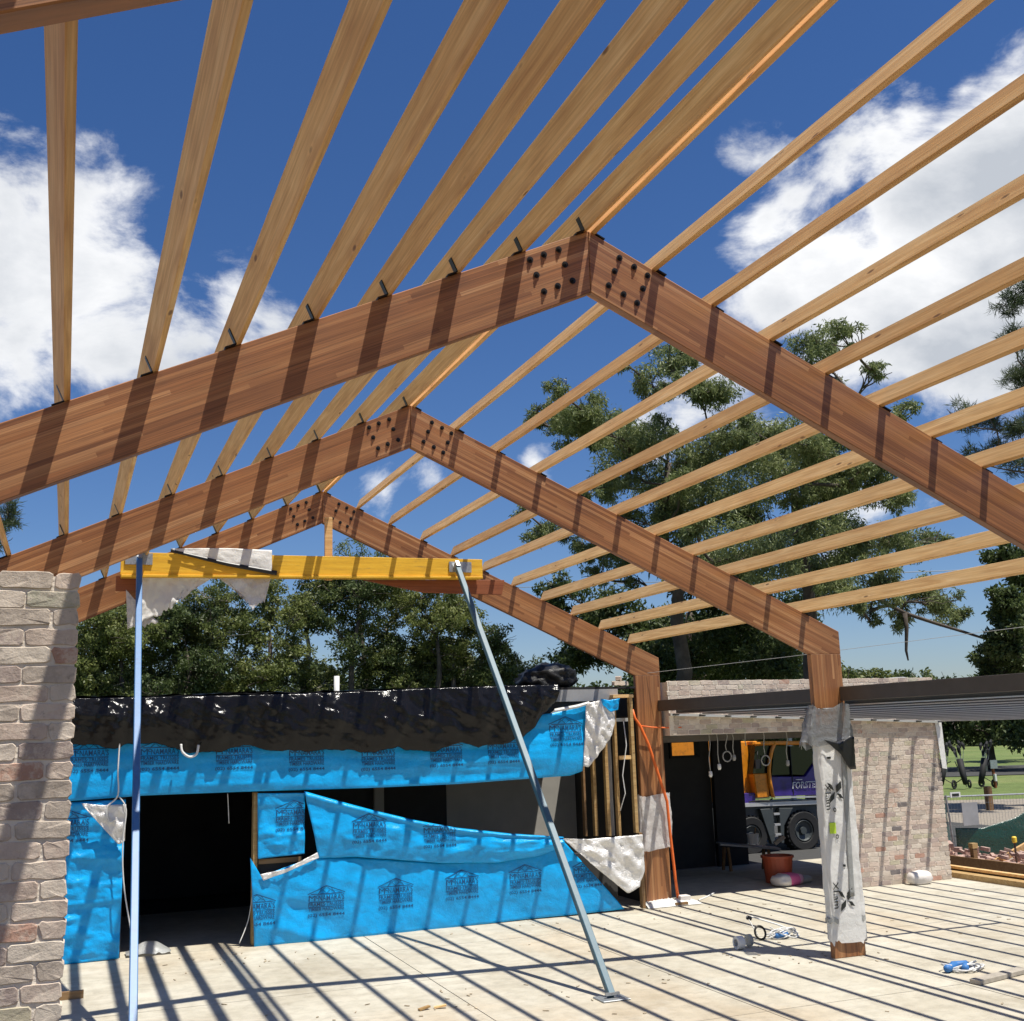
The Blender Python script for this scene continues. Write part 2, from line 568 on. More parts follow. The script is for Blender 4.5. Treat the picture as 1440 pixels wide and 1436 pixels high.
M_CORDG = plain('grey cable', (.28, .28, .27), .5, var=.05)
M_WHITE = plain('white plastic', (.72, .72, .70), .45, var=.06)
M_BLUEROPE = plain('blue webbing', (.035, .16, .42), .6, var=.15, scale=20)
M_RUBBER = plain('tyre rubber', (.018, .018, .018), .75, var=.2, scale=10, bump=.3)
M_ORANGE = plain('crane orange paint', (.78, .27, .015), .30, var=.10, scale=4, dirt=(.40, .14, .02))
M_PURPLE = plain('crane purple paint', (.045, .025, .20), .24, var=.3, scale=2.5, dirt=(.03, .02, .07))
M_CRGREY = plain('crane grey paint', (.060, .070, .072), .45, var=.1)
M_GLASS = plain('dark cab glass', (.012, .014, .014), .08, var=.1)
M_ALU = plain('bright aluminium', (.66, .66, .65), .35, .5, var=.05)
M_TUB = plain('red-brown plastic tub', (.42, .085, .035), .5, var=.12)
M_PINK = plain('pink bag print', (.72, .14, .32), .5, var=.1)
M_BAG = plain('white paper bag', (.66, .62, .58), .75, var=.08, bump=.3, scale=10)
M_GRASS = grass_mat()
M_GRAVEL = plain('pale gravel', (.26, .225, .18), .95, var=.35, scale=11, bump=.9)
M_BOUNCECUT = plain('bounce-cutting ground', (.13, .095, .06), .95, var=.3, scale=2, bump=.8)
M_DARKGRND = plain('dark grey ground', (.05, .05, .048), .9, var=.15, scale=8, bump=.3)
M_RUBBLE = plain('broken brick rubble', (.42, .29, .24), .95, var=.45, scale=5, bump=.6)
M_SHADECL = clear_film('green shade cloth', (.012, .060, .042), .86)
M_BARK = plain('grey gum bark', (.085, .068, .055), .9, var=.4, scale=2.5, bump=.6)
M_DEADWOOD = plain('pale dead limbs', (.36, .33, .29), .9, var=.2, scale=3)
M_LEAF_GUM = leaf_mat('gum leaves', (.085, .115, .042), (.18, .22, .08), (.32, .35, .155))
M_LEAF_DARK = leaf_mat('dense dark leaves', (.034, .055, .018), (.070, .10, .031), (.125, .16, .052))
M_LEAF_OLIVE = leaf_mat('olive leaves', (.075, .10, .026), (.15, .18, .05), (.26, .28, .09))
M_LEAF_PINE = leaf_mat('pine needles', (.034, .055, .026), (.07, .095, .042), (.11, .14, .065))
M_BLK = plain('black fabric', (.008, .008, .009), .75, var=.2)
M_STAKE = plain('yellow cap', (.85, .60, .05), .5, var=.05)
M_RUST = plain('rusty steel', (.09, .055, .04), .8, var=.3, scale=15)


def yellow_mat():
    t = NT('yellow painted timber')
    ob = t.obj()
    a = t.noise(t.vmul(ob, (1, 8, 14)), 2.0, 6, .65)
    col = t.ramp(a, [(.3, (.62, .335, .018)), (.55, (.78, .45, .025)), (.75, (.84, .54, .06))])
    d = t.ramp(t.noise(t.vmul(ob, (1, 3, 5)), 3.2, 7, .75), [(.56, (0, 0, 0)), (.70, (1, 1, 1))])
    col = t.mix(t.math('MULTIPLY', d, .55), col, (.34, .20, .05))
    return t.set(col, .55)


M_YEL = yellow_mat()

# ------------------------------------------------------------------ ground
g = MB()
g.add([(-900, -900, -.22), (900, -900, -.22), (900, 1400, -.22), (-900, 1400, -.22)], [(0, 1, 2, 3)])
setp(g.build('lawn', M_GRASS), kind='structure')
g = MB()
g.add([(12.2, -6, -.19), (24, -6, -.19), (33, 34, -.19), (22.0, 40, -.19), (12.2, 26.5, -.19)], [(0, 1, 2, 3, 4)])
setp(g.build('gravel_yard', M_GRAVEL), kind='structure')
g = MB()
g.add([(4, 21.95, -.182), (22, 21.95, -.182), (22, 34, -.182), (4, 34, -.182)], [(0, 1, 2, 3)])
setp(g.build('shade_toned_yard', M_DARKGRND), kind='structure')  # dark ground colour stands in for the shade around the crane
g = MB()
g.add([(-11, 71.6, -.185), (101, 27.2, -.185), (105.5, 38.4, -.185), (-6.5, 82.8, -.185)], [(0, 1, 2, 3)])
setp(g.build('dark_lawn_band', M_DARKGRND), kind='structure')  # dark grey band across the lawn
g = MB()
g.add([(-30, -30, -.18), (12.2, -30, -.18), (12.2, 6.6, -.18), (-6.6, 6.6, -.18), (-6.6, 26, -.18), (-30, 26, -.18)], [(0, 1, 2, 3, 4, 5)])
setp(g.build('bounce_cut_ground', M_BOUNCECUT), kind='structure')  # unseen dark ground, added to cut light bouncing onto the frames
fl = MB()
fl.box(-6.6, 12.1, 6.6, 21.9, -.24, -.012)
floor = setp(fl.build('concrete_floor', M_JOINT), kind='structure')
xs = [-6.6, -4.6, .6, 3.3, 5.95, 9.0, 12.1]
ys = [6.6, 10.9, 14.2, 16.3, 17.75, 21.9]
for i in range(len(xs)-1):
    for j in range(len(ys)-1):
        q = MB()
        e = .006
        q.box(xs[i]+e, xs[i+1]-e, ys[j]+e, ys[j+1]-e, -.011, random.uniform(-.0015, .0005))
        q.build('floor_panel', M_CONC, floor)
# shallow form strip lying in the slab edge
q = MB()
q.beam((6.02, 10.80, .03), (6.95, 11.02, .03), .14, .05)
setp(q.build('timber_strip', M_GREYTIM, bevel=.004), 'short grey timber strip lying flat on the slab at the lower right', 'timber strip')

# ------------------------------------------------------------------ portal frames
H, TH, DP, XC, WC = 6.940, 0.42524, 0.4796, 6.055, 0.488
TN, CS, SN = math.tan(TH), math.cos(TH), math.sin(TH)
DV = DP/CS
FY = [2.5205, 7.6367, 12.7528, 17.8690]
TK = .088
ZK = H-DV-(XC-WC)*TN
bolt_me = None
BOLT_R = [(0.27, 6.74), (0.4, 6.68), (0.52, 6.62), (0.22, 6.62), (0.47, 6.5), (0.16, 6.49), (0.29, 6.43), (0.41, 6.37)]
flabels = ['dark hardwood portal frame nearest the viewer, only its rafter underside showing top left',
           'large hardwood portal frame whose bolted apex stands in the middle of the picture',
           'middle hardwood portal frame on the column wrapped in white plastic',
           'farthest and smallest hardwood portal frame, with a prop stud under its apex']


def rafter(parent, y, sgn):
    # local X along the slope, Z across the depth, Y thickness
    pts = [(0, 0), (XC, -XC*TN), (XC, ZK-H), (XC-WC, ZK-H), (0, -DV)]
    lp = []
    for (x, z) in pts:
        lx = x*CS - z*SN
        lz = x*SN + z*CS
        lp.append((sgn*lx, lz))
    b = MB()
    b.prism(lp, 0, TK)
    me = bpy.data.meshes.new('rafter')
    me.from_pydata(b.v, [], b.f)
    bm = bmesh.new(); bm.from_mesh(me)
    bmesh.ops.recalc_face_normals(bm, faces=bm.faces)
    bm.to_mesh(me); bm.free()
    o = link('rafter', me, M_GLU, parent)
    o.location = (sgn*.0015, 0, H)
    o.rotation_euler = (0, sgn*TH, 0)
    bv = o.modifiers.new('bevel', 'BEVEL'); bv.width = .005; bv.segments = 1
    return o


def column(parent, y, sgn):
    b = MB()
    # local X runs up the column so that laminations run vertically
    b.box(0, ZK-.004, 0, TK, 0, WC)
    me = bpy.data.meshes.new('column')
    me.from_pydata(b.v, [], b.f)
    o = link('column', me, M_GLU, parent)
    x0 = XC if sgn > 0 else -(XC-WC)
    o.location = (x0, 0, .002)
    o.rotation_euler = (0, -math.pi/2, 0)   # X -> +Z, Z -> -X
    bv = o.modifiers.new('bevel', 'BEVEL'); bv.width = .005; bv.segments = 1
    return o


def make_bolt():
    b = MB()
    b.lathe([(0, -.008), (.026, -.008), (.026, 0), (.019, 0), (.019, 0)], (0, 0, 0), 'y', 12)
    b.lathe([(.017, -.008), (.017, -.020), (.010, -.020), (.010, -.028), (0, -.028)], (0, 0, 0), 'y', 6)
    me = bpy.data.meshes.new('bolt')
    me.from_pydata(b.v, [], b.f)
    bm = bmesh.new(); bm.from_mesh(me)
    bmesh.ops.recalc_face_normals(bm, faces=bm.faces)
    bm.to_mesh(me); bm.free()
    return me


bolt_me = make_bolt()
bolt_me.materials.append(M_STEELBLK)
frames = []
for k, y in enumerate(FY):
    e = empty('portal_frame', (0, y, 0), flabels[k], 'portal frame', 'hardwood portal frames')
    frames.append(e)
    for sg in (1, -1):
        rafter(e, y, sg)
        column(e, y, sg)
        if k > 0:
            for (bx, bz) in BOLT_R:
                o = link('bolt', bolt_me, None, e)
                o.location = (sg*bx, -.001, bz)
                o.rotation_euler = (0, random.uniform(0, 1), 0)
    if k == 3:   # pale scribed mitre line on the far knee
        pass

# ------------------------------------------------------------------ purlins
PD, PT, PP = .185, .042, .5455
PY0, PY1 = -2.7, FY[3]+TK+.02
ORD = ['nearest the ridge', 'second from the ridge', 'third from the ridge', 'fourth from the ridge', 'fifth from the ridge', 'sixth from the ridge',
       'seventh from the ridge', 'eighth from the ridge', 'ninth from the ridge', 'tenth from the ridge', 'lowest, at the eave']


def purlin(side, k):
    x = (-PP*k) if side < 0 else .022+PP*k
    z = H-abs(x)*TN
    Zv = Vector((side*SN, 0, CS))
    Xv = Vector((0, 1, 0))
    Yv = Zv.cross(Xv)
    dn = 1 if side < 0 else -1          # downslope is +Y on the left slope, -Y on the right
    b = MB()
    y0, y1 = (0, PT) if dn > 0 else (-PT, 0)
    rr = random.Random(k*7+(3 if side > 0 else 0))
    a1, a2, ph = rr.uniform(-.004, .004), rr.uniform(-.003, .003), rr.uniform(0, 6)
    ns = 24
    for i in range(ns+1):
        f = i/ns
        dy = a1*math.sin(f*9+ph)+a2*math.sin(f*17+ph*2)
        b.v += [Vector(((PY1-PY0)*f, yy_+dy, zz_)) for yy_, zz_ in ((y0, .003), (y1, .003), (y1, PD), (y0, PD))]
        if i:
            for q in range(4):
                b.f.append(((i-1)*4+q, (i-1)*4+(q+1) % 4, i*4+(q+1) % 4, i*4+q))
    b.f += [(3, 2, 1, 0), (ns*4, ns*4+1, ns*4+2, ns*4+3)]
    me = bpy.data.meshes.new('timber_purlin')
    me.from_pydata(b.v, [], b.f)
    bm = bmesh.new(); bm.from_mesh(me)
    bmesh.ops.recalc_face_normals(bm, faces=bm.faces)
    bm.to_mesh(me); bm.free()
    o = link('timber_purlin', me, M_PINE)
    mm = Matrix((Xv, Yv, Zv)).transposed().to_4x4()
    mm.translation = Vector((x, PY0+random.uniform(-.02, .02), z))
    o.matrix_world = mm
    sd = 'left' if side < 0 else 'right'
    setp(o, 'pale pine purlin of the %s roof slope, %s' % (sd, ORD[k]), 'purlin', 'pine purlins across the portal frames')
    bv = o.modifiers.new('bevel', 'BEVEL'); bv.width = .004; bv.segments = 1
    for fy in FY:
        lx = fy-PY0
        c = MB()
        yy = (PT, PT+.006) if dn > 0 else (-PT-.006, -PT)
        c.box(lx-.012, lx+.045, yy[0], yy[1], .006, .125)
        yy = (PT+.006, PT+.085) if dn > 0 else (-PT-.085, -PT-.006)
        c.box(lx-.012, lx+.05, yy[0], yy[1], .002, .012)
        cm = bpy.data.meshes.new('cleat')
        cm.from_pydata(c.v, [], c.f)
        link('cleat', cm, M_STEELBLK, o)


for k in range(11):
    purlin(-1, k)
    purlin(1, k)

# ------------------------------------------------------------------ bricks
def brick_mesh(L, Hh, depth, seed):
    rr = random.Random(seed)
    n = 12
    # rounded, chipped outline in xz
    pts = []
    rc = .012
    base = [(-L/2+rc, -Hh/2), (-L/6, -Hh/2), (L/6, -Hh/2), (L/2-rc, -Hh/2), (L/2, -Hh/2+rc), (L/2, Hh/2-rc), (L/2-rc, Hh/2), (L/6, Hh/2), (-L/6, Hh/2), (-L/2+rc, Hh/2), (-L/2, Hh/2-rc), (-L/2, -Hh/2+rc)]
    chip = rr.randrange(12) if rr.random() < .45 else -1
    for i, (x, z) in enumerate(base):
        s = 1 - (.16 if i == chip else 0)
        pts.append((x*s+rr.uniform(-.005, .005), z*s*1.03+rr.uniform(-.004, .003)))
    vs = [(x, depth, z) for x, z in pts]
    vs += [(x, .0035+rr.uniform(-.001, .0015), z) for x, z in pts]
    vs += [(x*(1-.0035/(L/2)), rr.uniform(-.0022, .0012), z*(1-.003/(Hh/2))) for x, z in pts]
    fs = []
    for a in (0, 1):
        for i in range(n):
            j = (i+1) % n
            fs.append((a*n+i, a*n+j, (a+1)*n+j, (a+1)*n+i))
    vs.append((rr.uniform(-.03, .03), rr.uniform(-.0015, .0012), 0))
    for i in range(n):
        fs.append((2*n+i, 2*n+(i+1) % n, 3*n))
    me = bpy.data.meshes.new('brick')
    me.from_pydata(vs, [], fs)
    bm = bmesh.new(); bm.from_mesh(me)
    bmesh.ops.recalc_face_normals(bm, faces=bm.faces)
    bm.to_mesh(me); bm.free()
    me.materials.append(M_BRICK)
    return me


BR = {'s': [brick_mesh(.226, .074, .09, i) for i in range(7)], 'h': [brick_mesh(.108, .074, .09, 40+i) for i in range(5)],
      't': [brick_mesh(.165, .074, .09, 80+i) for i in range(3)]}
BL = {'s': .226, 'h': .108, 't': .165}


def course_layout(x0, x1, c, rr):
    """bricks of one course between x0 and x1: list of (centre, key)"""
    out = []
    x = x1
    pat = ['s', 's', 's', 's'] if c % 2 == 0 else ['h', 's', 's', 's']
    i = 0
    while x > x0+.06:
        k = pat[min(i, 3)] if i < 4 else ('h' if rr.random() < .12 else 's')
        if rr.random() < .06: k = 't'
        if x-BL[k] < x0-.02:
            rem = x-x0
            k = 'h' if rem < .14 else ('t' if rem < .2 else 's')
            if rem < .09: break
        out.append((x-BL[k]/2, k))
        x -= BL[k]+.011
        i += 1
    return out


def brick_wall(name, label, x0, x1, y, zb, zt, parent, keep=300, holes=(), priority=None, depth=.35):
    """bricks of the -Y face: the ones that show largest as parts, the rest one joined part"""
    rr = random.Random(hash(label) % 1000 if False else len(label)*13)
    lst = []
    nC = int(round((zt-zb)/.086))
    for c in range(nC):
        z = zb+(c+.5)*.086
        for (xc, k) in course_layout(x0, x1, c, rr):
            if any(h[0] < xc < h[1] and h[2] < z < h[3] for h in holes): continue
            lst.append((xc, z, k))
    if priority: lst.sort(key=priority)
    og = wloc(parent)
    for (xc, z, k) in lst[:keep]:
        o = link('brick', rr.choice(BR[k]), None, parent)
        o.location = Vector((xc+rr.uniform(-.003, .003), y+rr.uniform(-.002, .0015), z+rr.uniform(-.003, .003)))-og
        o.rotation_euler = (0, rr.uniform(-.012, .012), rr.uniform(-.005, .005))
        if rr.random() < .5: o.rotation_euler[1] += math.pi
    if lst[keep:]:
        b = MB()
        for (xc, z, k) in lst[keep:]:
            me = rr.choice(BR[k])
            d = Vector((xc, y+rr.uniform(-.002, .0015), z))
            b.add([v.co+d for v in me.vertices], [tuple(p.vertices) for p in me.polygons])
        o = b.build('brickwork', M_BRICKS, parent)
        o['kind'] = 'stuff'


def bricks_joined_mat():
    t = NT('recycled brickwork')
    isl = t.N('ShaderNodeNewGeometry').outputs['Random Per Island']
    base = t.ramp(isl, [(0, (.46, .395, .33)), (.14, (.58, .48, .40)), (.3, (.52, .415, .345)), (.42, (.64, .56, .47)), (.55, (.42, .34, .30)), (.66, (.62, .51, .425)),
                        (.76, (.62, .55, .46)), (.875, (.47, .285, .215)), (.90, (.19, .17, .165)), (.93, (.50, .455, .33)), (1, (.25, .185, .155))], 'CONSTANT')
    n1 = t.noise(t.pos(), 9, 6, .65)
    col = t.mix(1.0, base, t.ramp(n1, [(.25, (.78, .76, .74)), (.7, (1.14, 1.13, 1.12))]), 'MULTIPLY')
    t.bump(n1, .4, .004)
    return t.set(col, .92)


M_BRICKS = bricks_joined_mat()

# near wall, left edge of the picture
LWY = 5.60
lw = empty('brick_wall', (-5.0, LWY+.18, 0), 'brick wall of mixed recycled bricks close to the viewer at the left edge', 'brick wall', 'recycled brick walls')
b = MB(); b.box(-6.4, -3.738, LWY+.0065, LWY+.36, 0, 3.762); b.build('mortar', M_MORTAR, lw)
brick_wall('brick', 'near', -6.35, -3.728, LWY, .0, 3.784, lw, 300, priority=lambda t: -t[0] if False else (abs(t[0]+3.7)+.15*max(0, 1.6-t[1])*3))

# far wall with the wide opening
FWY = 17.72
OPX, OPT = 9.55, 2.83
rw = empty('brick_wall', (9.0, FWY+.18, 0), 'long recycled brick wall behind the columns, with a wide opening under its lintel', 'brick wall', 'recycled brick walls')
b = MB()
b.box(6.12, OPX, FWY+.006, FWY+.36, OPT, 3.762)
b.box(OPX, 11.985, FWY+.006, FWY+.36, 0, 3.762)
b.build('mortar', M_MORTAR, rw)
brick_wall('brick', 'far', 6.12, 12.0, FWY, .0, 3.784, rw, 300, holes=[(5, OPX, -1, OPT+.02)],
           priority=lambda t: (0 if (t[1] > 3.45 or (t[0] > 9.9 and 1.3 < t[1] < 2.95)) else 1, -t[1]))
b = MB(); b.box(6.12, OPX, FWY+.36, FWY+.40, OPT-.12, OPT-.001); b.build('lintel', M_FASCIA, rw)
# white capping strip at the far end
b = MB()
b.add([(11.93, FWY-.03, 3.02), (12.09, FWY-.03, 3.01), (12.10, FWY-.05, 2.03), (11.99, FWY-.05, 2.05)], [(0, 1, 2, 3)])
b.add([(11.93, FWY-.024, 3.02), (12.09, FWY-.024, 3.01), (12.10, FWY-.044, 2.03), (11.99, FWY-.044, 2.05)], [(3, 2, 1, 0)])
setp(b.build('flashing_strip', M_WHITEPL), 'pale hanging flashing strip at the end of the far brick wall', 'flashing')

# ------------------------------------------------------------------ steel fascia beams and awning
for k in range(3):
    b = MB()
    b.box(5.985, 6.035, FY[k]+TK+.003 if k == 2 else FY[k]+TK+.003, FY[k+1]-.003, 3.262, 3.452)
    setp(b.build('fascia_beam', M_FASCIA, bevel=.004), ['dark steel fascia beam overhead beyond the right edge of view', 'dark steel fascia beam running from the white wrapped column out of the picture right',
                                                       'dark steel fascia beam between the middle and the far hardwood columns'][k], 'steel beam', 'dark steel fascia beams')
for k in range(12):
    x = 6.17+PP*k*.97
    z = 3.205-.046*(x-6.06)
    t_ = empty('awning_purlin', (x, 3.0, z), 'grey steel awning batten, number %s out from the fascia beam' % ['one', 'two', 'three', 'four', 'five', 'six', 'seven', 'eight', 'nine', 'ten', 'eleven', 'twelve'][k], 'awning batten', 'steel battens of the side awning')
    b = MB()
    b.box(x+.055, x+.059, 1.0, FWY-.06, z, z+.11)
    b.box(x, x+.055, 1.0, FWY-.06, z, z+.004)
    b.box(x, x+.055, 1.0, FWY-.06, z+.106, z+.11)
    b.build('channel', M_AWNSHADED, t_)
    b = MB(); b.box(x-.004, x-.0005, 1.0, FWY-.06, z-.001, z+.016); b.build('lip', M_ALU, t_)  # brighter metal paints in the light along the batten edge
    b = MB(); b.box(x-.03, x+.085, FWY-.12, FWY-.06, z-.02, z-.002); b.build('end_bracket', M_STEELBLK, t_)
b = MB(); b.beam((6.1, FWY-.045, 3.195), (11.98, FWY-.045, 2.925), .085, .04)
setp(b.build('ledger_angle', M_ALU), 'pale ledger angle fixed along the face of the far brick wall', 'ledger')
for k, y in enumerate((FY[1], FY[2])):
    b = MB(); b.beam((6.06, y+.05, 3.36), (9.95, y+.05, 3.14), .05, .11)
    setp(b.build('awning_rafter', M_AWN), ['grey steel awning rafter off the right of the picture', 'grey steel awning rafter reaching out from the white wrapped column'][k], 'awning rafter', 'steel rafters of the side awning')

# ------------------------------------------------------------------ yellow support beam and raking props
yb = empty('yellow_beam', (-.3, 17.2, 5.4), 'yellow painted timber beam propped level under the far portal frame', 'beam')
b = MB()
b.prism([(-3.11, 5.40), (2.50, 5.49), (2.50, 5.775), (-3.11, 5.73)], 17.18, 17.30)
b.build('web', M_YEL, yb, bevel=.004)
b = MB(); b.beam((-3.10, 17.235, 5.378), (2.49, 17.235, 5.470), .19, .035); b.build('lower_flange', M_YEL, yb, bevel=.004)
for x0 in (-2.92, 2.05):
    b = MB(); b.box(x0-.13, x0+.25, 17.155, 17.176, 5.55, 5.72); o = b.build('head_plate', M_GALV, yb)
b = MB(); b.prism([(.55, 5.42), (2.95, 5.468), (2.90, 5.22), (1.55, 5.235)], 17.36, 17.42)
setp(b.build('brown_plank', M_PLANK, bevel=.004), 'red-brown plank clamped under the right end of the yellow beam', 'plank', 'red-brown planks at the yellow beam')
b = MB(); b.prism([(-3.16, 5.40), (-2.55, 5.405), (-2.55, 5.20), (-3.16, 5.18)], 17.36, 17.42)
setp(b.build('brown_plank', M_PLANK, bevel=.004), 'short red-brown block under the left end of the yellow beam', 'plank', 'red-brown planks at the yellow beam')
b = MB(); b.box(-.075, .045, 17.33, 17.38, 5.40, H-DV-.01)
setp(b.build('prop_stud', M_PINE, bevel=.003), 'short upright pine stud between the yellow beam and the far apex', 'stud')


def prop(p0, p1, mat, label):
    e = empty('raking_prop', p0, label, 'prop', 'steel raking props')
    b = MB(); b.beam(Vector(p0)+Vector((0, 0, .03)), p1, .082, .082, (0, -1, .2)); b.build('tube', mat, e, bevel=.008)
    b = MB(); b.box(p0[0]-.17, p0[0]+.17, p0[1]-.14, p0[1]+.14, .002, .016); b.build('base_plate', M_GALV, e, bevel=.003)
    b = MB(); b.beam(Vector(p0)+Vector((-.085, -.02, .06)), Vector(p0)+Vector((.085, -.02, .06)), .03, .03); b.build('pin', M_GALV, e)
    d = (Vector(p1)-Vector(p0)).normalized()
    b = MB(); b.beam(Vector(p1)-d*.04, Vector(p1)+d*.08, .06, .13, (0, -1, .2)); b.build('head_bracket', M_GALV, e)


prop((2.10, 12.19, 0), (2.02, 17.05, 5.62), M_PROPDIM, 'grey-blue raking prop from the open floor up to the right end of the beam')
prop((-3.04, 11.95, 0), (-2.86, 17.05, 5.62), M_PROPLIT, 'sky blue raking prop rising beside the near brick wall')


# ------------------------------------------------------------------ sheets of plastic and cloth
def plerp(poly, t):
    L_ = [0]
    for a, b_ in zip(poly, poly[1:]): L_.append(L_[-1]+math.dist(a, b_))
    s = t*L_[-1]
    for i in range(len(poly)-1):
        if s <= L_[i+1] or i == len(poly)-2:
            f = (s-L_[i])/max(1e-9, L_[i+1]-L_[i])
            return tuple(a+(b_-a)*f for a, b_ in zip(poly[i], poly[i+1]))


def fbm(x, y, z, oct_=4):
    v, a, s = 0, .5, 1
    for _ in range(oct_):
        v += a*noise.noise((x*s, y*s, z*s))
        a *= .5
        s *= 2.1
    return v


def ridge(x, y, z, oct_=4):
    v, a, s = 0, .5, 1
    for _ in range(oct_):
        v += a*(1-2.2*abs(noise.noise((x*s, y*s, z*s))))
        a *= .55
        s *= 2.0
    return v


SHEETS = {}


def sheet(name, top, bot, yf, mat, nu, nv, parent=None, label=None, cat=None, group=None, thick=.004, ragged=0, seed=0, smooth=True):
    """a draped sheet between two outline polylines (x,z); yf(x,z,u,v) gives how far it hangs from the wall"""
    vs = []
    for i in range(nu+1):
        u = i/nu
        t_, b_ = plerp(top, u), plerp(bot, u)
        rg = ragged*fbm(u*14, seed, 3.3, 4)
        for j in range(nv+1):
            v = j/nv
            x = t_[0]+(b_[0]-t_[0])*v
            z = t_[1]+(b_[1]-t_[1])*v + rg*v
            vs.append((x, yf(x, z, u, v), z))
    fs = []
    for i in range(nu):
        for j in range(nv):
            a = i*(nv+1)+j
            fs.append((a, a+1, a+nv+2, a+nv+1))
    bb = MB()
    bb.add(vs, fs)
    o = bb.build(name, mat, parent, smooth=smooth)
    sd = o.modifiers.new('solid', 'SOLIDIFY')
    sd.thickness = thick
    sd.offset = 0
    SHEETS[o.name] = BVHTree.FromPolygons([Vector(v) for v in vs], fs)
    if label: setp(o, label, cat, group)
    return o


# ---- lettering
def text_bm(s, size, bold=0.0):
    cu = bpy.data.curves.new('t', 'FONT')
    cu.body = s
    cu.size = size
    cu.offset = bold
    cu.resolution_u = 2
    cu.align_x = 'CENTER'
    o = bpy.data.objects.new('t', cu)
    COL.objects.link(o)
    dg = bpy.context.evaluated_depsgraph_get()
    me = bpy.data.meshes.new_from_object(o.evaluated_get(dg))
    bpy.data.objects.remove(o)
    bpy.data.curves.remove(cu)
    return me


def flat_text(s, size, bold=0, width=None, height=None):
    """(verts xy, faces) centred on x, baseline at y=0, scaled to width/height"""
    me = text_bm(s, size, bold)
    v = np.array([tuple(p.co) for p in me.vertices])
    fcs = [tuple(p.vertices) for p in me.polygons]
    bpy.data.meshes.remove(me)
    v[:, 0] -= (v[:, 0].min()+v[:, 0].max())/2
    if width: v[:, 0] *= width/(v[:, 0].max()-v[:, 0].min())
    if height:
        v[:, 1] -= v[:, 1].min()
        v[:, 1] *= height/v[:, 1].max()
    return [(a, b_) for a, b_, _ in v], fcs


def gridcut(vs, fs, step):
    bm = bmesh.new()
    vv = [bm.verts.new((x, 0, z)) for x, z in vs]
    for f in fs:
        try: bm.faces.new([vv[i] for i in f])
        except ValueError: pass
    xs_ = [v.co.x for v in bm.verts]; zs_ = [v.co.z for v in bm.verts]
    for ax, lo, hi in ((0, min(xs_), max(xs_)), (2, min(zs_), max(zs_))):
        q = lo+step
        while q < hi:
            co = [0, 0, 0]; co[ax] = q
            no = [0, 0, 0]; no[ax] = 1
            bmesh.ops.bisect_plane(bm, geom=bm.verts[:]+bm.edges[:]+bm.faces[:], plane_co=co, plane_no=no)
            q += step
    bm.verts.ensure_lookup_table()
    bm.verts.index_update()
    ov = [(v.co.x, v.co.z) for v in bm.verts]
    of = [tuple(v.index for v in f.verts) for f in bm.faces]
    bm.free()
    return ov, of


def bar(x0, z0, x1, z1, w):
    d = Vector((x1-x0, z1-z0)).normalized()
    n = Vector((-d.y, d.x))*w/2
    return [(x0+n.x, z0+n.y), (x1+n.x, z1+n.y), (x1-n.x, z1-n.y), (x0-n.x, z0-n.y)], [(0, 1, 2, 3)]


def make_logo():
    V_, F_ = [], []

    def put(vf, dx=0, dz=0):
        vs, fs = vf
        o_ = len(V_)
        V_.extend([(x+dx, z+dz) for x, z in vs])
        F_.extend([tuple(i+o_ for i in f) for f in fs])
    # roof truss drawing
    put(bar(-.50, .605, 0, .80, .020)); put(bar(0, .80, .50, .605, .020))
    put(bar(-.42, .600, .42, .600, .022))
    put(bar(-.23, .61, 0, .78, .011)); put(bar(.23, .61, 0, .78, .011))
    put(bar(-.23, .61, -.12, .745, .011)); put(bar(.23, .61, .12, .745, .011))
    put(bar(0, .61, -.10, .70, .011)); put(bar(0, .61, .10, .70, .011))
    put(flat_text('M', 1, 0, .17, .150), -.385, .425)
    put(flat_text('c', 1, .012, .07, .085), -.26, .49)
    put(flat_text("NAMARA'S", 1, .004, .69, .150), .130, .425)
    put(bar(-.47, .398, .47, .398, .014))
    put(flat_text('FRAMES\u00b7TRUSSES', 1, .010, .94, .095), 0, .29)
    put(bar(-.47, .272, .47, .272, .012))
    put(flat_text('TIMBER HARDWARE', 1, .010, .94, .095), 0, .165)
    put(flat_text('(02) 6554 8444', 1, .012, .97, .105), 0, .0)
    return gridcut(V_, F_, .06)


LOGO = make_logo()


def print_on(sheet_o, shape, cx, cz, scale, mat, name='lettering', tilt=0.0, off=.010, mirror=False):
    bv = SHEETS[sheet_o.name]
    vs, fs = shape
    P_, ok = [], []
    ct, st_ = math.cos(tilt), math.sin(tilt)
    for (x, z) in vs:
        if mirror: x = -x
        X, Z = cx+scale*(x*ct-z*st_), cz+scale*(x*st_+z*ct)
        h = bv.ray_cast(Vector((X, -50, Z)), Vector((0, 1, 0)))
        ok.append(h[0] is not None)
        P_.append((X, (h[0].y if h[0] is not None else 0)-off, Z))
    used = [f for f in fs if all(ok[i] for i in f)]
    if not used: return None
    idx = sorted({i for f in used for i in f})
    mp = {i: k for k, i in enumerate(idx)}
    b_ = MB()
    b_.add([P_[i] for i in idx], [tuple(mp[i] for i in f) for f in used])
    par = sheet_o if sheet_o.parent is None else sheet_o
    return b_.build(name, mat, par)


TY = 17.70     # front plane of the wrapped wall


def cloth(amp, sx, sz, seed, base=0.0):
    def f(x, z, u, v):
        w = fbm(x*sx+seed, z*sz, seed, 4)*amp + .35*amp*ridge(x*sx*.6-z*1.1, z*sz*1.7+seed, 1.7, 3)
        return TY-base-abs(w)*.6-w*.4
    return f


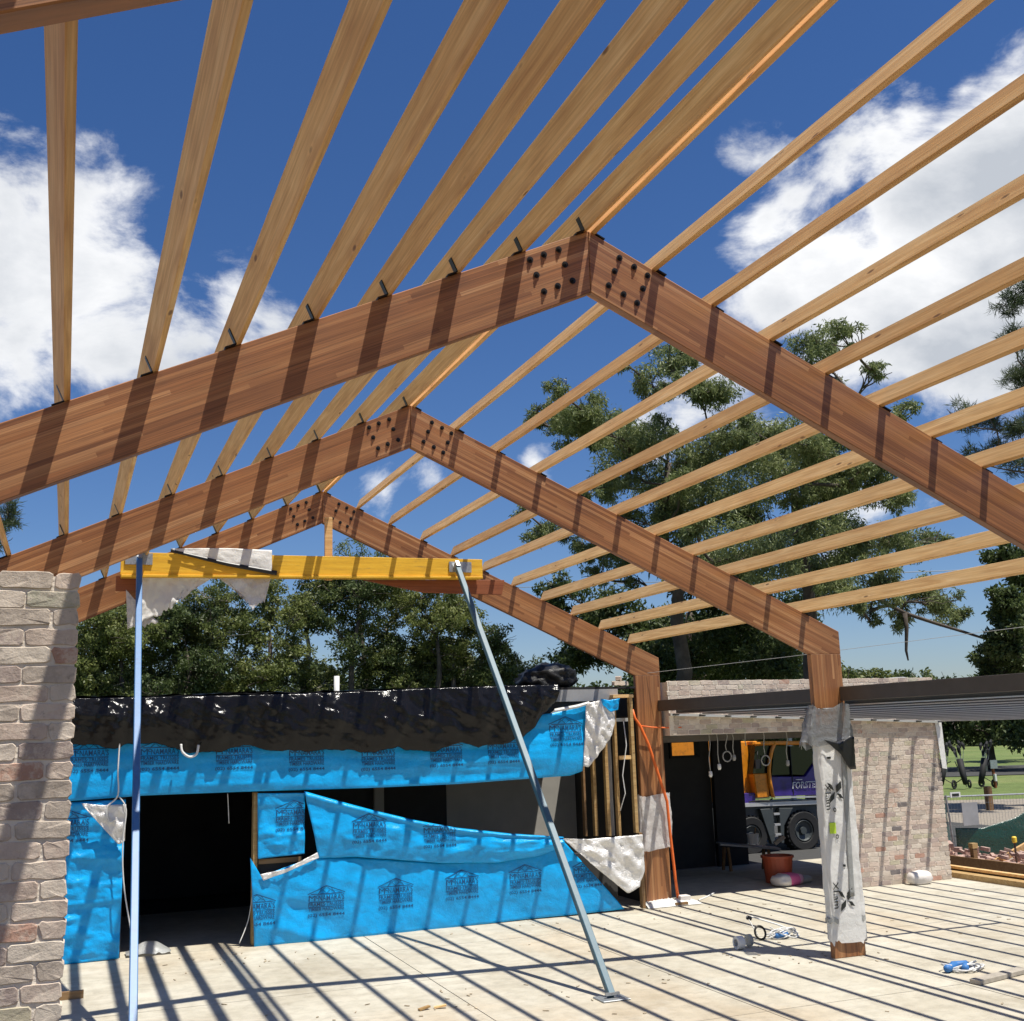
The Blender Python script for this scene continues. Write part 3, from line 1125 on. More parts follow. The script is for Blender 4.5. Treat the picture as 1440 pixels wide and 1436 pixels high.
def upper_f(x, z, u, v):
    # long horizontal tension folds, sagging belly
    w = .045*fbm(x*.4, z*5.0, 2.2, 4)+.022*ridge(x*.3+z*.5, z*3.5, 5.1, 3)+.012*fbm(x*3, z*3, 8, 3)
    return TY-.045-.03*math.sin(math.pi*min(1, max(0, (3.0-z)/.85)))-w


upper = sheet('building_wrap', [(-3.80, 3.22), (-1.2, 3.15), (1.6, 3.12), (3.3, 3.22), (3.85, 3.27), (4.30, 3.36), (4.53, 3.42)],
              [(-3.80, 2.20), (-2.67, 2.235), (-1.04, 2.22), (.72, 2.19), (2.13, 2.185), (3.36, 2.215), (4.15, 2.235), (4.36, 2.30)], upper_f, M_WRAP, 170, 26,
              label='long blue building wrap strip across the top of the wall below the black plastic', cat='building wrap', group='blue building wrap sheets')
for (x, z) in [(-3.43, 2.80), (-2.45, 2.79), (-1.38, 2.76), (-.29, 2.70), (.84, 2.66), (1.96, 2.67), (2.94, 2.69), (4.08, 2.93)]:
    print_on(upper, LOGO, x, z-.22, .57 if x < 4 else .62, M_PRINT)
# foil flap peeled off its right end
def flap_f(x, z, u, v):
    return TY-.07-.06*math.sin(u*math.pi*1.1)-.07*ridge(u*2.4+z*.9, z*2.2+u, 3.0, 4)-.02*ridge(x*9, z*9, 4, 2)
fo = sheet('foil_flap', [(4.46, 3.42), (4.75, 3.47), (5.02, 3.45)], [(4.36, 2.38), (4.45, 2.36), (4.62, 2.56), (4.86, 2.82), (4.99, 3.08)], flap_f, M_FOIL, 26, 30, parent=upper)
fo2 = sheet('folded_corner', [(4.70, 3.49), (4.86, 3.46), (5.06, 3.49)], [(4.74, 3.38), (4.88, 3.26), (5.03, 3.30)], lambda x, z, u, v: TY-.16-.04*ridge(x*5, z*5, 9, 3), M_WRAP, 16, 10, parent=upper)
fo3 = sheet('rolled_edge', [(3.88, 3.34), (4.3, 3.40), (4.52, 3.45)], [(3.80, 3.27), (4.3, 3.34), (4.52, 3.40)], lambda x, z, u, v: TY-.09-.04*math.sin(math.pi*v), M_WHITEPL, 16, 6, parent=upper)

leftw = sheet('building_wrap', [(-3.80, 2.19), (-2.90, 2.19)], [(-3.80, -.0), (-2.92, .012)], cloth(.12, 1.5, 2.4, 4.0, .012), M_WRAP, 44, 80,
              label='narrow blue building wrap panel between the near brick wall and the dark doorway', cat='building wrap', group='blue building wrap sheets')
print_on(leftw, LOGO, -3.66, 1.62, .57, M_PRINT)
sheet('foil_flap', [(-3.50, 2.17), (-3.2, 2.13), (-2.90, 2.13)], [(-3.47, 2.12), (-2.98, 1.57), (-2.90, 1.62)], lambda x, z, u, v: TY-.12-.08*ridge(x*3.5+z, z*3, 2.7, 4), M_FOIL, 22, 16, parent=leftw)

square = sheet('building_wrap', [(-1.02, 2.19), (-.30, 2.16)], [(-1.00, 1.235), (-.31, 1.27)], cloth(.10, 1.8, 2.4, 9.0, .02), M_WRAP, 30, 40,
               label='small square of blue building wrap on the pier right of the doorway', cat='building wrap', group='blue building wrap sheets')
print_on(square, LOGO, -.47, 1.60, .57, M_PRINT)


def sash_f(x, z, u, v):
    # slack swag: rolled upper hem, belly below
    hem = math.exp(-((v-.06)/.05)**2)*.05
    w = .045*ridge(u*4.5+v*.7, v*1.5, 6.0, 3)+.028*fbm(x*2.4, z*4, 1.3, 4)
    return TY-.055-.06*math.sin(math.pi*min(1, v*1.0))-hem-w


sash = sheet('building_wrap', [(-.33, 2.19), (.20, 2.02), (.72, 1.86), (1.40, 1.67), (2.11, 1.51), (3.0, 1.37), (3.95, 1.26)],
             [(-.10, 1.19), (.49, 1.17), (1.1, 1.09), (1.86, .985), (2.8, .93), (3.5, .99), (3.95, 1.10)], sash_f, M_WRAP, 110, 24,
             label='slack swag of blue building wrap sloping down across the wall to the right', cat='building wrap', group='blue building wrap sheets')
for (x, z) in [(.68, 1.60), (1.82, 1.46)]:
    print_on(sash, LOGO, x, z-.24, .56, M_PRINT)
for (x0, z0, x1, z1) in [(-.28, 2.12, .05, 1.30)]:
    pass


def lower_f(x, z, u, v):
    w = .055*fbm(x*1.1+z*.9, z*1.8-x*.35, 4.4, 4)+.05*ridge(x*.7+z*.9, z*1.2, 2.0, 3)*math.exp(-((x+.3)/1.4)**2)+.006*fbm(x*4, z*4, 2, 3)
    return TY-.022-.05*math.sin(math.pi*v)*.6-w


lower = sheet('building_wrap', [(-1.12, 1.27), (-.95, .98), (-.62, 1.09), (-.17, 1.20), (.49, 1.16), (1.1, 1.08), (1.86, .985), (2.83, .95), (3.3, 1.04), (3.95, 1.22)],
              [(-1.04, .0), (-.95, .0), (-.6, .0), (-.2, .0), (.5, .0), (1.16, .0), (1.86, .0), (2.8, .01), (4.0, .02), (5.04, .03)], lower_f, M_WRAP, 150, 30,
              label='wide blue building wrap apron on the wall along the concrete floor', cat='building wrap', group='blue building wrap sheets')
for (x, z) in [(-1.38, .50), (.02, .55), (1.11, .57), (2.19, .62), (3.27, .63)][1:]:
    print_on(lower, LOGO, x, z-.22, .57, M_PRINT)
print_on(lower, LOGO, 4.40, .42, .57, M_PRINT)
print_on(lower, LOGO, -1.02, .28, .57, M_PRINT)
tri = sheet('building_wrap', [(3.90, 1.22), (3.95, 1.20), (4.0, 1.18)], [(4.0, .02), (4.6, .02), (5.05, .30)], lambda x, z, u, v: TY-.03-.02*fbm(x*2, z*2, 1, 3), M_WRAP, 10, 10, label='x', cat='building wrap')
bpy.data.objects.remove(tri)
sheet('foil_flap', [(3.93, 1.24), (4.4, 1.20), (5.40, 1.215)], [(3.97, 1.19), (4.5, .74), (5.06, .29), (5.28, .38), (5.40, .62)], lambda x, z, u, v: TY-.10-.075*ridge(x*2.4+z, z*2.4, 7.7, 4)-.02*ridge(x*9, z*9, 4, 2), M_FOIL, 44, 26, parent=lower)
sheet('insulation_edge', [(-.98, 1.02), (-.6, 1.07), (-.12, 1.28)], [(-.93, .93), (-.6, 1.02), (-.10, 1.20)], lambda x, z, u, v: TY-.09-.03*ridge(x*6, z*6, 2, 3), M_FOIL, 22, 8, parent=lower)


# black plastic over the wall top
def black_f(x, z, u, v):
    fold = .10*ridge(x*1.3+.3*z, z*.4, 3.1, 3)+.085*ridge(x*3.2-z*.9, z*.9+x*.2, 7.4, 3)+.05*ridge(x*2.0+z*2.4, z*2.0, 5.5, 3)+.022*ridge(x*6+z*2, z*5, 2, 3)
    tie = 0
    return TY-.10-.02*min(1, v*1.6)-max(-.07, fold)*(.26+.80*math.sin(math.pi*min(1, v*.92+.08)))


bp = sheet('black_plastic', [(-3.80, 3.64), (-2.72, 3.645), (-1.27, 3.65), (.27, 3.67), (1.67, 3.71), (2.91, 3.73), (3.95, 3.74)],
           [(-3.80, 3.00), (-2.7, 2.94), (-1.26, 2.84), (.27, 2.77), (1.66, 2.77), (2.9, 2.78), (3.25, 2.84), (3.55, 3.2), (3.9, 3.52)], black_f, M_BLACKPL, 230, 44, ragged=.22, seed=5,
           label='crumpled shiny black plastic hung along the top of the wrapped wall', cat='plastic sheet')


def roofpl(x, y):
    return 3.66+.05*ridge(x*1.3, y*1.3, 1, 3)+.028*(x+3.8)*.35
b = MB()
nx, ny = 90, 16
vs = [(-3.8+7.9*i/nx, 17.62+2.2*j/ny, roofpl(-3.8+7.9*i/nx, 17.62+2.2*j/ny)-.02+.0*j) for i in range(nx+1) for j in range(ny+1)]
fs = [(i*(ny+1)+j, (i+1)*(ny+1)+j, (i+1)*(ny+1)+j+1, i*(ny+1)+j+1) for i in range(nx) for j in range(ny)]
b.add(vs, fs)
b.build('top_fold', M_BLACKPL, bp, smooth=True)
# heap of bundled black plastic on the roof
b = MB()
bm = bmesh.new()
bmesh.ops.create_icosphere(bm, subdivisions=4, radius=1)
for v in bm.verts:
    n_ = v.co.normalized()
    r_ = 1+.42*ridge(n_.x*1.9, n_.y*1.9, n_.z*1.9, 4)+.12*ridge(n_.x*6, n_.y*6, n_.z*6, 2)
    v.co = Vector((n_.x*.42*r_, n_.y*.4*r_, n_.z*.21*r_+.05*n_.x))
b.add([v.co+Vector((4.05, 18.3, 3.86)) for v in bm.verts], [tuple(v.index for v in f.verts) for f in bm.faces])
bm.free()
setp(b.build('plastic_heap', M_BLACKMAT, smooth=True), 'bundled heap of black plastic on the roof left of the far column', 'plastic heap')

# ------------------------------------------------------------------ the unfinished building behind the wrap
bd = empty('unfinished_building', (.7, 21, 0), 'dark unfinished building wing behind the blue wrapped wall', 'building')
RY0, RY1 = 17.80, 24.0
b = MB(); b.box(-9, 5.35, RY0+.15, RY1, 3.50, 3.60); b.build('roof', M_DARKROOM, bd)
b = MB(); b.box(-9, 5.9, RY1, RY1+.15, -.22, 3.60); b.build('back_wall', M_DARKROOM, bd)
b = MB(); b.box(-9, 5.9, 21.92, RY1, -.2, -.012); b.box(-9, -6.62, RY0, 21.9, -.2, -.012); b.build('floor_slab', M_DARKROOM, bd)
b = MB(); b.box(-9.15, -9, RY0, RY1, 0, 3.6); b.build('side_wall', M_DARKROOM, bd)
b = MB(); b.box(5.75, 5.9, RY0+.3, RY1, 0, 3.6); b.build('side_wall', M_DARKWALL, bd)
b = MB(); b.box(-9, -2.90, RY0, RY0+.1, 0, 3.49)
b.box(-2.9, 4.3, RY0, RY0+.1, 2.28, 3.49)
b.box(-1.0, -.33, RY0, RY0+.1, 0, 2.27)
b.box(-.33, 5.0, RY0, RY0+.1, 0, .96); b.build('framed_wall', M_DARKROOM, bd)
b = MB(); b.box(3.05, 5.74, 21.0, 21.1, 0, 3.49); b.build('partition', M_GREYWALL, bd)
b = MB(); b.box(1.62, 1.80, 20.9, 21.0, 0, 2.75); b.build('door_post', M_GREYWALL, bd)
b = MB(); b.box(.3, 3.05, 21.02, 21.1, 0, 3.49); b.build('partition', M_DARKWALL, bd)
b = MB(); b.box(-1.065, -1.0, RY0-.07, RY0+.1, .01, 2.20); b.build('door_jamb', M_STUD, bd, bevel=.003)
b = MB(); b.box(-.98, -.33, RY0-.06, RY0-.005, 1.15, 1.22); b.build('sill', M_DARKSTUD, bd)
b = MB(); b.box(3.85, 5.15, RY0-.05, RY0+.1, 3.46, 3.66); b.build('top_plate', M_AWN, bd)
b = MB(); b.box(3.7, 5.5, RY0-.04, RY0+1.5, 3.665, 3.70); b.build('roof_sheet', M_BLK, bd)
b = MB(); b.lathe([(.0, 4.02), (.045, 4.02), (.045, 3.5)], (.33, 18.3, -.06), 'z', 14)
setp(b.build('vent_pipe', M_WHITE, smooth=True), 'short white vent pipe standing on the wrapped roof edge', 'pipe')
# studs beside the far column: each stud lifts away with the frame
sf = empty('stud_frame', (5.15, 17.7, 0), 'pale timber stud frame between the foil flap and the far column', 'timber frame')
for (x0, x1, z0, z1, y, mt) in [(5.30, 5.36, 1.24, 3.50, 17.62, M_STUD), (4.86, 4.92, 1.2, 3.4, 17.78, M_STUD), (4.70, 4.76, 1.2, 3.4, 17.95, M_STUD), (4.56, 4.60, 1.2, 3.4, 18.05, M_DARKSTUD), (5.02, 5.07, 1.2, 3.4, 17.7, M_STUD)]:
    b = MB(); b.box(x0, x1, y, y+.09, z0, z1); b.build('stud', mt, sf, bevel=.003)
b = MB(); b.box(4.92, 5.02, 17.86, 17.9, 1.2, 3.4); b.build('edge_board', M_AWN, sf)
b = MB(); b.box(5.08, 5.30, 17.64, 17.70, 2.46, 2.525); b.build('nogging', M_PINE, sf, bevel=.003)
b = MB(); b.box(4.98, 5.37, 17.60, 17.74, 3.50, 3.555); b.build('head_piece', M_PINE, sf, bevel=.003)
b = MB(); b.box(5.36, 5.42, 17.62, 17.71, .02, 1.24); b.build('stud', M_DARKSTUD, sf)
b = MB(); b.box(4.95, 5.36, 17.80, 17.84, 3.10, 3.16); b.build('nogging', M_ALU, sf)
b = MB(); b.tube([(5.20, 17.68, 3.10), (5.21, 17.64, 2.7), (5.10, 17.62, 2.2), (5.14, 17.63, 1.9), (5.04, 17.65, 1.62)], .009, 6)
setp(b.build('hanging_cable', M_CORDW, smooth=True), 'white cable dangling in the timber stud frame by the far column', 'cable')


def loose_brick(x, y, z, rz, label, key='s'):
    o = link('loose_brick', BR[key][random.randrange(len(BR[key]))].copy())
    o.location = (x, y, z)
    o.rotation_euler = (0, 0, rz)
    return setp(o, label, 'brick', 'loose bricks on the roof by the far column')


loose_brick(5.20, 17.75, 3.755, .1, 'loose brick at the bottom left of the little pile on the roof')
loose_brick(5.36, 17.87, 3.755, .5, 'loose brick at the bottom right of the little pile on the roof')
loose_brick(5.24, 17.78, 3.84, .9, 'loose brick topmost of the little pile on the roof', 'h')

# ------------------------------------------------------------------ wraps on the columns
Y2 = FY[2]


def wrap_sheet(name, top, bot, mat, label, cat, yc, amp, seed, nu=26, nv=50, parent=None, group=None, rag=.06):
    """a sleeve round a column: closed ring of points between a top and a bottom outline"""
    # rings given as (x0,x1,z)
    vs, fs = [], []
    n = 36
    rings = nv
    for j in range(rings+1):
        v = j/rings
        x0 = top[0]+(bot[0]-top[0])*v
        x1 = top[1]+(bot[1]-top[1])*v
        z = top[2]+(bot[2]-top[2])*v
        cx_, hw, hd = (x0+x1)/2, (x1-x0)/2, TK/2+.014
        for i in range(n):
            a = 2*math.pi*i/n
            ca, sa = math.cos(a), math.sin(a)
            sx = math.copysign(abs(ca)**.35, ca)
            sy = math.copysign(abs(sa)**.35, sa)
            w = amp*(ridge(ca*2.2+seed+z*.6, z*.9+sa, seed, 4)*.9+fbm(ca*2.5+z*1.5, z*2.6, sa*3+seed, 3))
            ww = max(w, -.008)+.006
            zz = z + (rag*fbm(ca*2+seed, sa*2, 4, 3) if j in (0, rings) else (rag*fbm(ca*2+seed, sa*2, 4, 3)*(j-rings+4)/4 if j > rings-4 else 0))
            vs.append((cx_+sx*(hw+ww), yc+sy*(hd+ww), zz))
    for j in range(rings):
        for i in range(n):
            k = (i+1) % n
            fs.append((j*n+i, j*n+k, (j+1)*n+k, (j+1)*n+i))
    b_ = MB()
    b_.add(vs, fs)
    o = b_.build(name, mat, parent, smooth=True)
    SHEETS[o.name] = BVHTree.FromPolygons([Vector(v) for v in vs], fs)
    if label: setp(o, label, cat, group)
    return o


yc2 = Y2+TK/2
wrap = wrap_sheet('white_wrap', (5.563, 6.062, 2.80), (5.555, 6.068, .20), M_WHITEPL, 'white printed plastic wrapped round the middle frame column', 'column wrap', yc2, .024, 2.0, nv=90, rag=.22)
XLAM = gridcut(*flat_text('XLam', 1, .006, .33, .085), .04)


def xmark():
    V_, F_ = [], []
    for a in (bar(-.15, -.17, .15, .17, .085), bar(-.15, .17, .15, -.17, .085)):
        o_ = len(V_)
        V_.extend(a[0]); F_.extend([tuple(i+o_ for i in f) for f in a[1]])
    # open the middle so it reads as four leaves
    return gridcut(V_, F_, .05)


def blade(x0, z0, x1, z1, w):
    d = Vector((x1-x0, z1-z0)); n = Vector((-d.y, d.x)).normalized()*w
    return [(x0, z0), (x0+d.x*.45+n.x, z0+d.y*.45+n.y), (x1, z1), (x0+d.x*.55-n.x, z0+d.y*.55-n.y)], [(0, 1, 2, 3)]


def xlogo():
    V_, F_ = [], []
    for a in (blade(-.03, .02, -.17, .17, .035), blade(.02, -.02, .14, .19, .065), blade(-.01, .0, -.15, -.20, .05), blade(.03, -.03, .17, -.13, .035)):
        o_ = len(V_)
        V_.extend(a[0]); F_.extend([tuple(i+o_ for i in f) for f in a[1]])
    return gridcut(V_, F_, .05)


XLOGO = xlogo()
for (zc, zt_) in [(2.02, 2.10), (.78, .74)]:
    print_on(wrap, XLAM, 5.595, zc, 1.0, M_PRINTBLK, tilt=-math.pi/2, off=.012)
    print_on(wrap, XLOGO, 5.755 if zc > 1 else 5.79, zt_-.02, .72, M_PRINTBLK, 'printed_mark', off=.012)
print_on(wrap, gridcut(*bar(0, -.07, 0, .07, .085), .05), 5.665, 1.62, 1, M_CHART, 'green_label', off=.012)
for z in (1.82, 1.48):
    print_on(wrap, gridcut(*flat_text('?' if False else 'o', 1, .01, .05, .06), .05), 5.72, z, 1, M_PRINTBLK, 'printed_mark', off=.012)
print_on(wrap, gridcut(*bar(-.03, 0, .03, 0, .028), .05), 5.70, 2.52, 1, M_PRINTBLK, 'printed_mark', off=.012)
print_on(wrap, gridcut(*bar(-.02, 0, .02, 0, .022), .05), 5.93, 2.05, 1, M_PRINTBLK, 'printed_mark', off=.012)
print_on(wrap, gridcut(*bar(-.02, 0, .02, 0, .03), .05), 5.80, 1.14, 1, M_PRINTBLK, 'printed_mark', off=.012)
# strip of grey tape up the front
sheet('tape_strip', [(5.90, 2.62), (5.975, 2.62)], [(5.845, .75), (5.92, .75)], lambda x, z, u, v: Y2-.040, M_GREYPL, 3, 30, parent=wrap)
wrap_sheet('tape_band', (5.545, 6.078, .50), (5.545, 6.078, .44), M_GREYPL, None, None, yc2, .022, 5.0, nv=3, parent=wrap)
hood = wrap_sheet('clear_hood', (5.545, 6.075, 3.18), (5.38, 6.09, 2.70), M_HOOD, 'loose milky plastic hood tied round the column above the white wrap', 'plastic hood', yc2, .055, 8.0, nv=40, rag=.2)


def tape_f(x, z, u, v):
    return Y2-.075-.02*ridge(x*5, z*5, 3, 3)
bt = sheet('black_tape', [(5.60, 2.76), (5.85, 2.70), (6.04, 2.80), (6.09, 2.78)], [(5.66, 2.72), (5.86, 2.56), (5.98, 2.36), (6.08, 2.36)], tape_f, M_TAPE, 20, 10,
           label='torn black tape below the plastic hood on the wrapped column', cat='tape')
# far column: milky band, foot plastic, strap
yc3 = FY[3]+TK/2
band = wrap_sheet('milky_band', (5.53, 6.10, 1.83), (5.52, 6.10, .92), M_MILKFILM, 'milky plastic bag wrapped round the far hardwood column at mid height', 'plastic wrap', yc3, .035, 3.0, nv=40, rag=.14)
b = MB()
for i in range(1):
    nxx, nyy = 40, 10
    vs = [(5.46+1.05*i_/nxx, 17.60+.34*j_/nyy, .012+.13*(math.sin(math.pi*j_/nyy)**.7)*(1-.35*i_/nxx)*(.6+.6*abs(ridge(i_*.22, j_*.3, 1, 3)))*math.sin(math.pi*min(1, (i_+.6)/nxx))**.3) for i_ in range(nxx+1) for j_ in range(nyy+1)]
    fs = [(i_*(nyy+1)+j_, (i_+1)*(nyy+1)+j_, (i_+1)*(nyy+1)+j_+1, i_*(nyy+1)+j_+1) for i_ in range(nxx) for j_ in range(nyy)]
b.add(vs, fs)
setp(b.build('foot_plastic', M_WHITEPL, smooth=True), 'crumpled white plastic lying round the foot of the far column', 'plastic sheet')
b = MB()
path = [(5.44, 17.80, 3.30), (5.47, 17.78, 3.15), (5.56, 17.77, 3.02), (5.70, 17.76, 2.70), (5.90, 17.75, 2.05), (6.00, 17.75, 1.72), (6.03, 17.76, 1.2), (6.09, 17.77, .45), (6.13, 17.78, .10)]
b.tube(path, .026, 6)
b.tube([(5.56, 17.77, 3.02), (5.8, 17.765, 2.985), (6.10, 17.765, 2.97), (6.35, 17.72, 2.97)], .012, 6)
setp(b.build('orange_strap', M_STRAP, smooth=True), 'orange strap slanting down the front of the far column', 'strap')
b = MB(); b.box(6.12, 6.32, 17.68, 17.84, .004, .15)
setp(b.build('concrete_block', M_BAG, bevel=.008), 'small grey block beside the foot of the far column', 'block')
b = MB(); b.box(5.98, 6.22, 17.60, 17.67, .02, .06)
setp(b.build('timber_offcut', M_DARKSTUD), 'dark timber offcut at the foot of the far column', 'timber offcut')
b = MB(); b.tube([(6.62, 17.95, .012), (6.95, 18.22, .012), (7.30, 18.55, .012)], .014, 6)
setp(b.build('white_rod', M_WHITE), 'thin white rod lying at the edge of the shaded opening', 'rod')

# plastic sheets on the yellow beam
def drape_f(x, z, u, v):
    return 17.15-.02*v-.055*ridge(x*2.2, z*2.2, 4.0, 4)*(.3+.7*v)
dr = sheet('beam_plastic', [(-2.42, 5.80), (-1.6, 5.83), (-.93, 5.82)], [(-2.40, 5.775), (-1.6, 5.60), (-.93, 5.47)], lambda x, z, u, v: 17.16-.025*ridge(x*3, z*3, 2, 3), M_WHITEPL, 40, 12,
           label='white plastic sheet draped over the yellow beam with ragged tails hanging below', cat='plastic sheet')
sheet('black_edge', [(-2.42, 5.785), (-1.6, 5.615), (-.85, 5.50)], [(-2.42, 5.745), (-1.6, 5.555), (-.86, 5.43)], lambda x, z, u, v: 17.135, M_TAPE, 20, 2, parent=dr)
sheet('hanging_tail', [(-2.84, 5.40), (-2.4, 5.40), (-1.75, 5.42)], [(-2.86, 4.72), (-2.55, 4.80), (-2.15, 5.12)], lambda x, z, u, v: 17.30-.09*ridge(x*2.5, z*2.0, 6, 4), M_WHITEPL, 34, 26, parent=dr, ragged=.16, seed=2)
sheet('hanging_tail', [(-1.75, 5.41), (-1.3, 5.42), (-.92, 5.43)], [(-1.40, 5.16), (-1.20, 4.93), (-1.02, 5.05)], lambda x, z, u, v: 17.28-.05*ridge(x*3, z*3, 9, 4), M_MILKFILM, 26, 16, parent=dr, ragged=.12, seed=3)
sheet('hanging_tail', [(-3.02, 5.20), (-2.85, 5.0)], [(-2.98, 4.62), (-2.55, 4.72)], lambda x, z, u, v: 17.33-.05*ridge(x*3, z*3, 12, 4), M_MILKFILM, 16, 16, parent=dr, ragged=.1, seed=7)

# cords at the doorway
def cord(pts, r, mat, label, name='white_rope', cat='rope', group=None):
    b_ = MB()
    # smooth by catmull subdivision
    P_ = [Vector(p) for p in pts]
    out = []
    for i in range(len(P_)-1):
        p0, p1, p2, p3 = P_[max(0, i-1)], P_[i], P_[i+1], P_[min(len(P_)-1, i+2)]
        for k in range(5):
            t_ = k/5
            out.append(.5*((2*p1)+(p2-p0)*t_+(2*p0-5*p1+4*p2-p3)*t_*t_+(3*p1-p0-3*p2+p3)*t_**3))
    out.append(P_[-1])
    b_.tube(out, r, 6)
    return setp(b_.build(name, mat, smooth=True), label, cat, group)


cord([(-3.02, 17.52, 3.03), (-3.03, 17.5, 2.6), (-3.02, 17.5, 2.26), (-3.16, 17.5, 2.10), (-3.12, 17.5, 1.90), (-3.02, 17.5, 1.95)], .011, M_CORDW, 'white cord hanging down the blue wrap and looping at the left of the doorway')
cord([(-3.00, 17.5, 2.24), (-2.90, 17.5, 2.05), (-2.93, 17.5, 1.6), (-2.90, 17.5, 1.06), (-2.80, 17.5, .5), (-2.73, 17.5, .16)], .010, M_CORDW, 'thin white cord running down the left edge of the doorway')
cord([(-2.17, 17.46, 2.95), (-2.15, 17.44, 2.84), (-2.05, 17.43, 2.765), (-1.95, 17.44, 2.80), (-1.92, 17.46, 2.93)], .018, M_CORDW, 'thick white loop hanging out from under the black plastic')
cord([(-1.45, 17.75, 2.20), (-1.43, 17.8, 2.0), (-1.41, 17.85, 1.76)], .006, M_CORDW, 'short thin cord hanging from the head of the dark doorway')
cord([(-1.06, 17.75, .72), (-1.12, 17.75, .36), (-1.25, 17.7, .06)], .008, M_CORDW, 'thin cord trailing at the lower right of the dark doorway')
b = MB()
vs = []
for i in range(15):
    for j in range(9):
        x = -2.82+.62*i/14; y = 17.72+.34*j/8
        vs.append((x, y, .015+.15*max(0, math.sin(math.pi*i/14))*max(0, math.sin(math.pi*j/8))+.03*ridge(i*.3, j*.4, 2, 3)))
b.add(vs, [(i*9+j, (i+1)*9+j, (i+1)*9+j+1, i*9+j+1) for i in range(14) for j in range(8)])
setp(b.build('dark_sack', M_GREYPL, smooth=True), 'slumped grey plastic sack on the doorway threshold beside the blue post', 'sack')

# ------------------------------------------------------------------ covered porch beyond the opening
po = empty('porch_room', (8.5, 20, 0), 'dark porch room seen through the opening in the far brick wall', 'room')
b = MB(); b.box(5.9, 12.1, FWY+.36, 24.2, 3.0, 3.1); b.build('ceiling', M_DARKROOM, po)  # overhang past the back wall added to shade the crane
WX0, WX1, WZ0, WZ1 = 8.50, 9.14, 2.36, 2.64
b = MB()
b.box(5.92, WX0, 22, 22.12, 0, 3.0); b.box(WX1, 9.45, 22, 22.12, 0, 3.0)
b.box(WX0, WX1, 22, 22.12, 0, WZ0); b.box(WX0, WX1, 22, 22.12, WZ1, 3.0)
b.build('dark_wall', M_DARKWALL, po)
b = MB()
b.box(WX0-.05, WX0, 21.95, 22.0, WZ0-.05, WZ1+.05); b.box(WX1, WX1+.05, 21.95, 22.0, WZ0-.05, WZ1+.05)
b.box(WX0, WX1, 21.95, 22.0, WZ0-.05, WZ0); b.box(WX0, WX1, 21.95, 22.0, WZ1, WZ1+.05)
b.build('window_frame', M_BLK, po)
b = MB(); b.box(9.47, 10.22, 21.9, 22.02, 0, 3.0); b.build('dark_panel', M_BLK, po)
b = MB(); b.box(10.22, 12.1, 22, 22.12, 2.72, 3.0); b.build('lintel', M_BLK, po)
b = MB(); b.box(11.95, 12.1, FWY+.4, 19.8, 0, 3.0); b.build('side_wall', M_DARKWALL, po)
b = MB(); b.beam((7.05, 20.6, 0), (6.88, 20.7, 1.75), .75, .02, (0, -1, 0))
setp(b.build('leaning_board', M_GREYWALL), 'grey board leaning in the shade behind the far column', 'board')
cab = [((7.03, 2.93), (7.02, 2.18), 1), ((7.19, 2.92), (7.21, 2.3), 1), ((7.40, 2.86), (7.38, 2.52), 2), ((7.52, 2.85), (7.53, 2.45), 1), ((7.78, 2.91), (7.80, 2.60), 0),
       ((8.18, 2.9), (8.19, 2.42), 2), ((8.68, 2.88), (8.67, 2.31), 1), ((9.02, 2.88), (9.0, 2.5), 0)]
words = ['longest pale cable hanging from the lintel, with a white plug end', 'second pale cable from the left under the lintel, ending in a plug', 'coiled dark cable loop hanging left of the cab',
         'dark cable with a plug hanging beside the coil', 'short plain cable hanging at the left of the cab', 'looped cable hanging in front of the cab glass', 'cable with a plug hanging right of the cab pillar', 'short cable at the right under the lintel']
for i, ((x0, z0), (x1, z1), kd) in enumerate(cab):
    t_ = empty('hanging_cable', (x0, 17.95, z0), words[i], 'cable', 'cables hanging from the lintel')
    b = MB(); b.tube([(x0, 17.95, z0), (x0+.02, 17.95, (z0+z1)/2+.1), (x1-.015, 17.95, (z0*.3+z1*.7)), (x1, 17.95, z1)], .009, 6); b.build('wire', M_CORDG, t_, smooth=True)
    if kd == 1:
        b = MB(); b.lathe([(0, .05), (.03, .04), (.035, -.03), (.02, -.06), (0, -.06)], (x1, 17.95, z1-.04), 'z', 10); b.build('plug', M_WHITE if i < 2 else M_CORDG, t_, smooth=True)
    if kd == 2:
        b = MB(); b.tube([(x1+.09*math.sin(a*math.pi/6), 17.94, z1-.09+.09*math.cos(a*math.pi/6)) for a in range(13)], .012, 6); b.build('coil', M_CORDG, t_, smooth=True)

# bench plank, bucket, brick, tub, barrow
tb = empty('work_bench', (9.75, 21.0, 0), 'grey plank bench in the porch with a white bucket on it', 'bench')
b = MB(); b.beam((9.05, 21.2, .56), (10.25, 20.8, .42), .42, .035); b.build('plank', M_AWN, tb, bevel=.003)
for (x, y) in ((9.25, 21.2), (10.0, 20.85)):
    b = MB(); b.beam((x, y-.12, 0), (x, y-.05, .47), .05, .05); b.build('leg', M_DARKSTUD, tb)
    b = MB(); b.beam((x, y+.18, 0), (x, y+.1, .47), .05, .05); b.build('leg', M_DARKSTUD, tb)
bk = empty('paint_bucket', (9.78, 21.0, .515), 'small white bucket with a brush standing on the plank bench', 'bucket')
b = MB(); b.lathe([(0, .0), (.10, .0), (.12, .2), (.126, .2), (.126, .215), (.11, .215), (.10, .02)], (9.78, 21, .52), 'z', 18); b.build('pail', M_WHITE, bk, smooth=False)
b = MB(); b.beam((9.80, 21, .62), (9.85, 20.98, .86), .03, .02); b.build('brush', M_DARKSTUD, bk)
b = MB(); b.beam((10.15, 20.78, .52), (10.36, 20.72, .66), .11, .075)
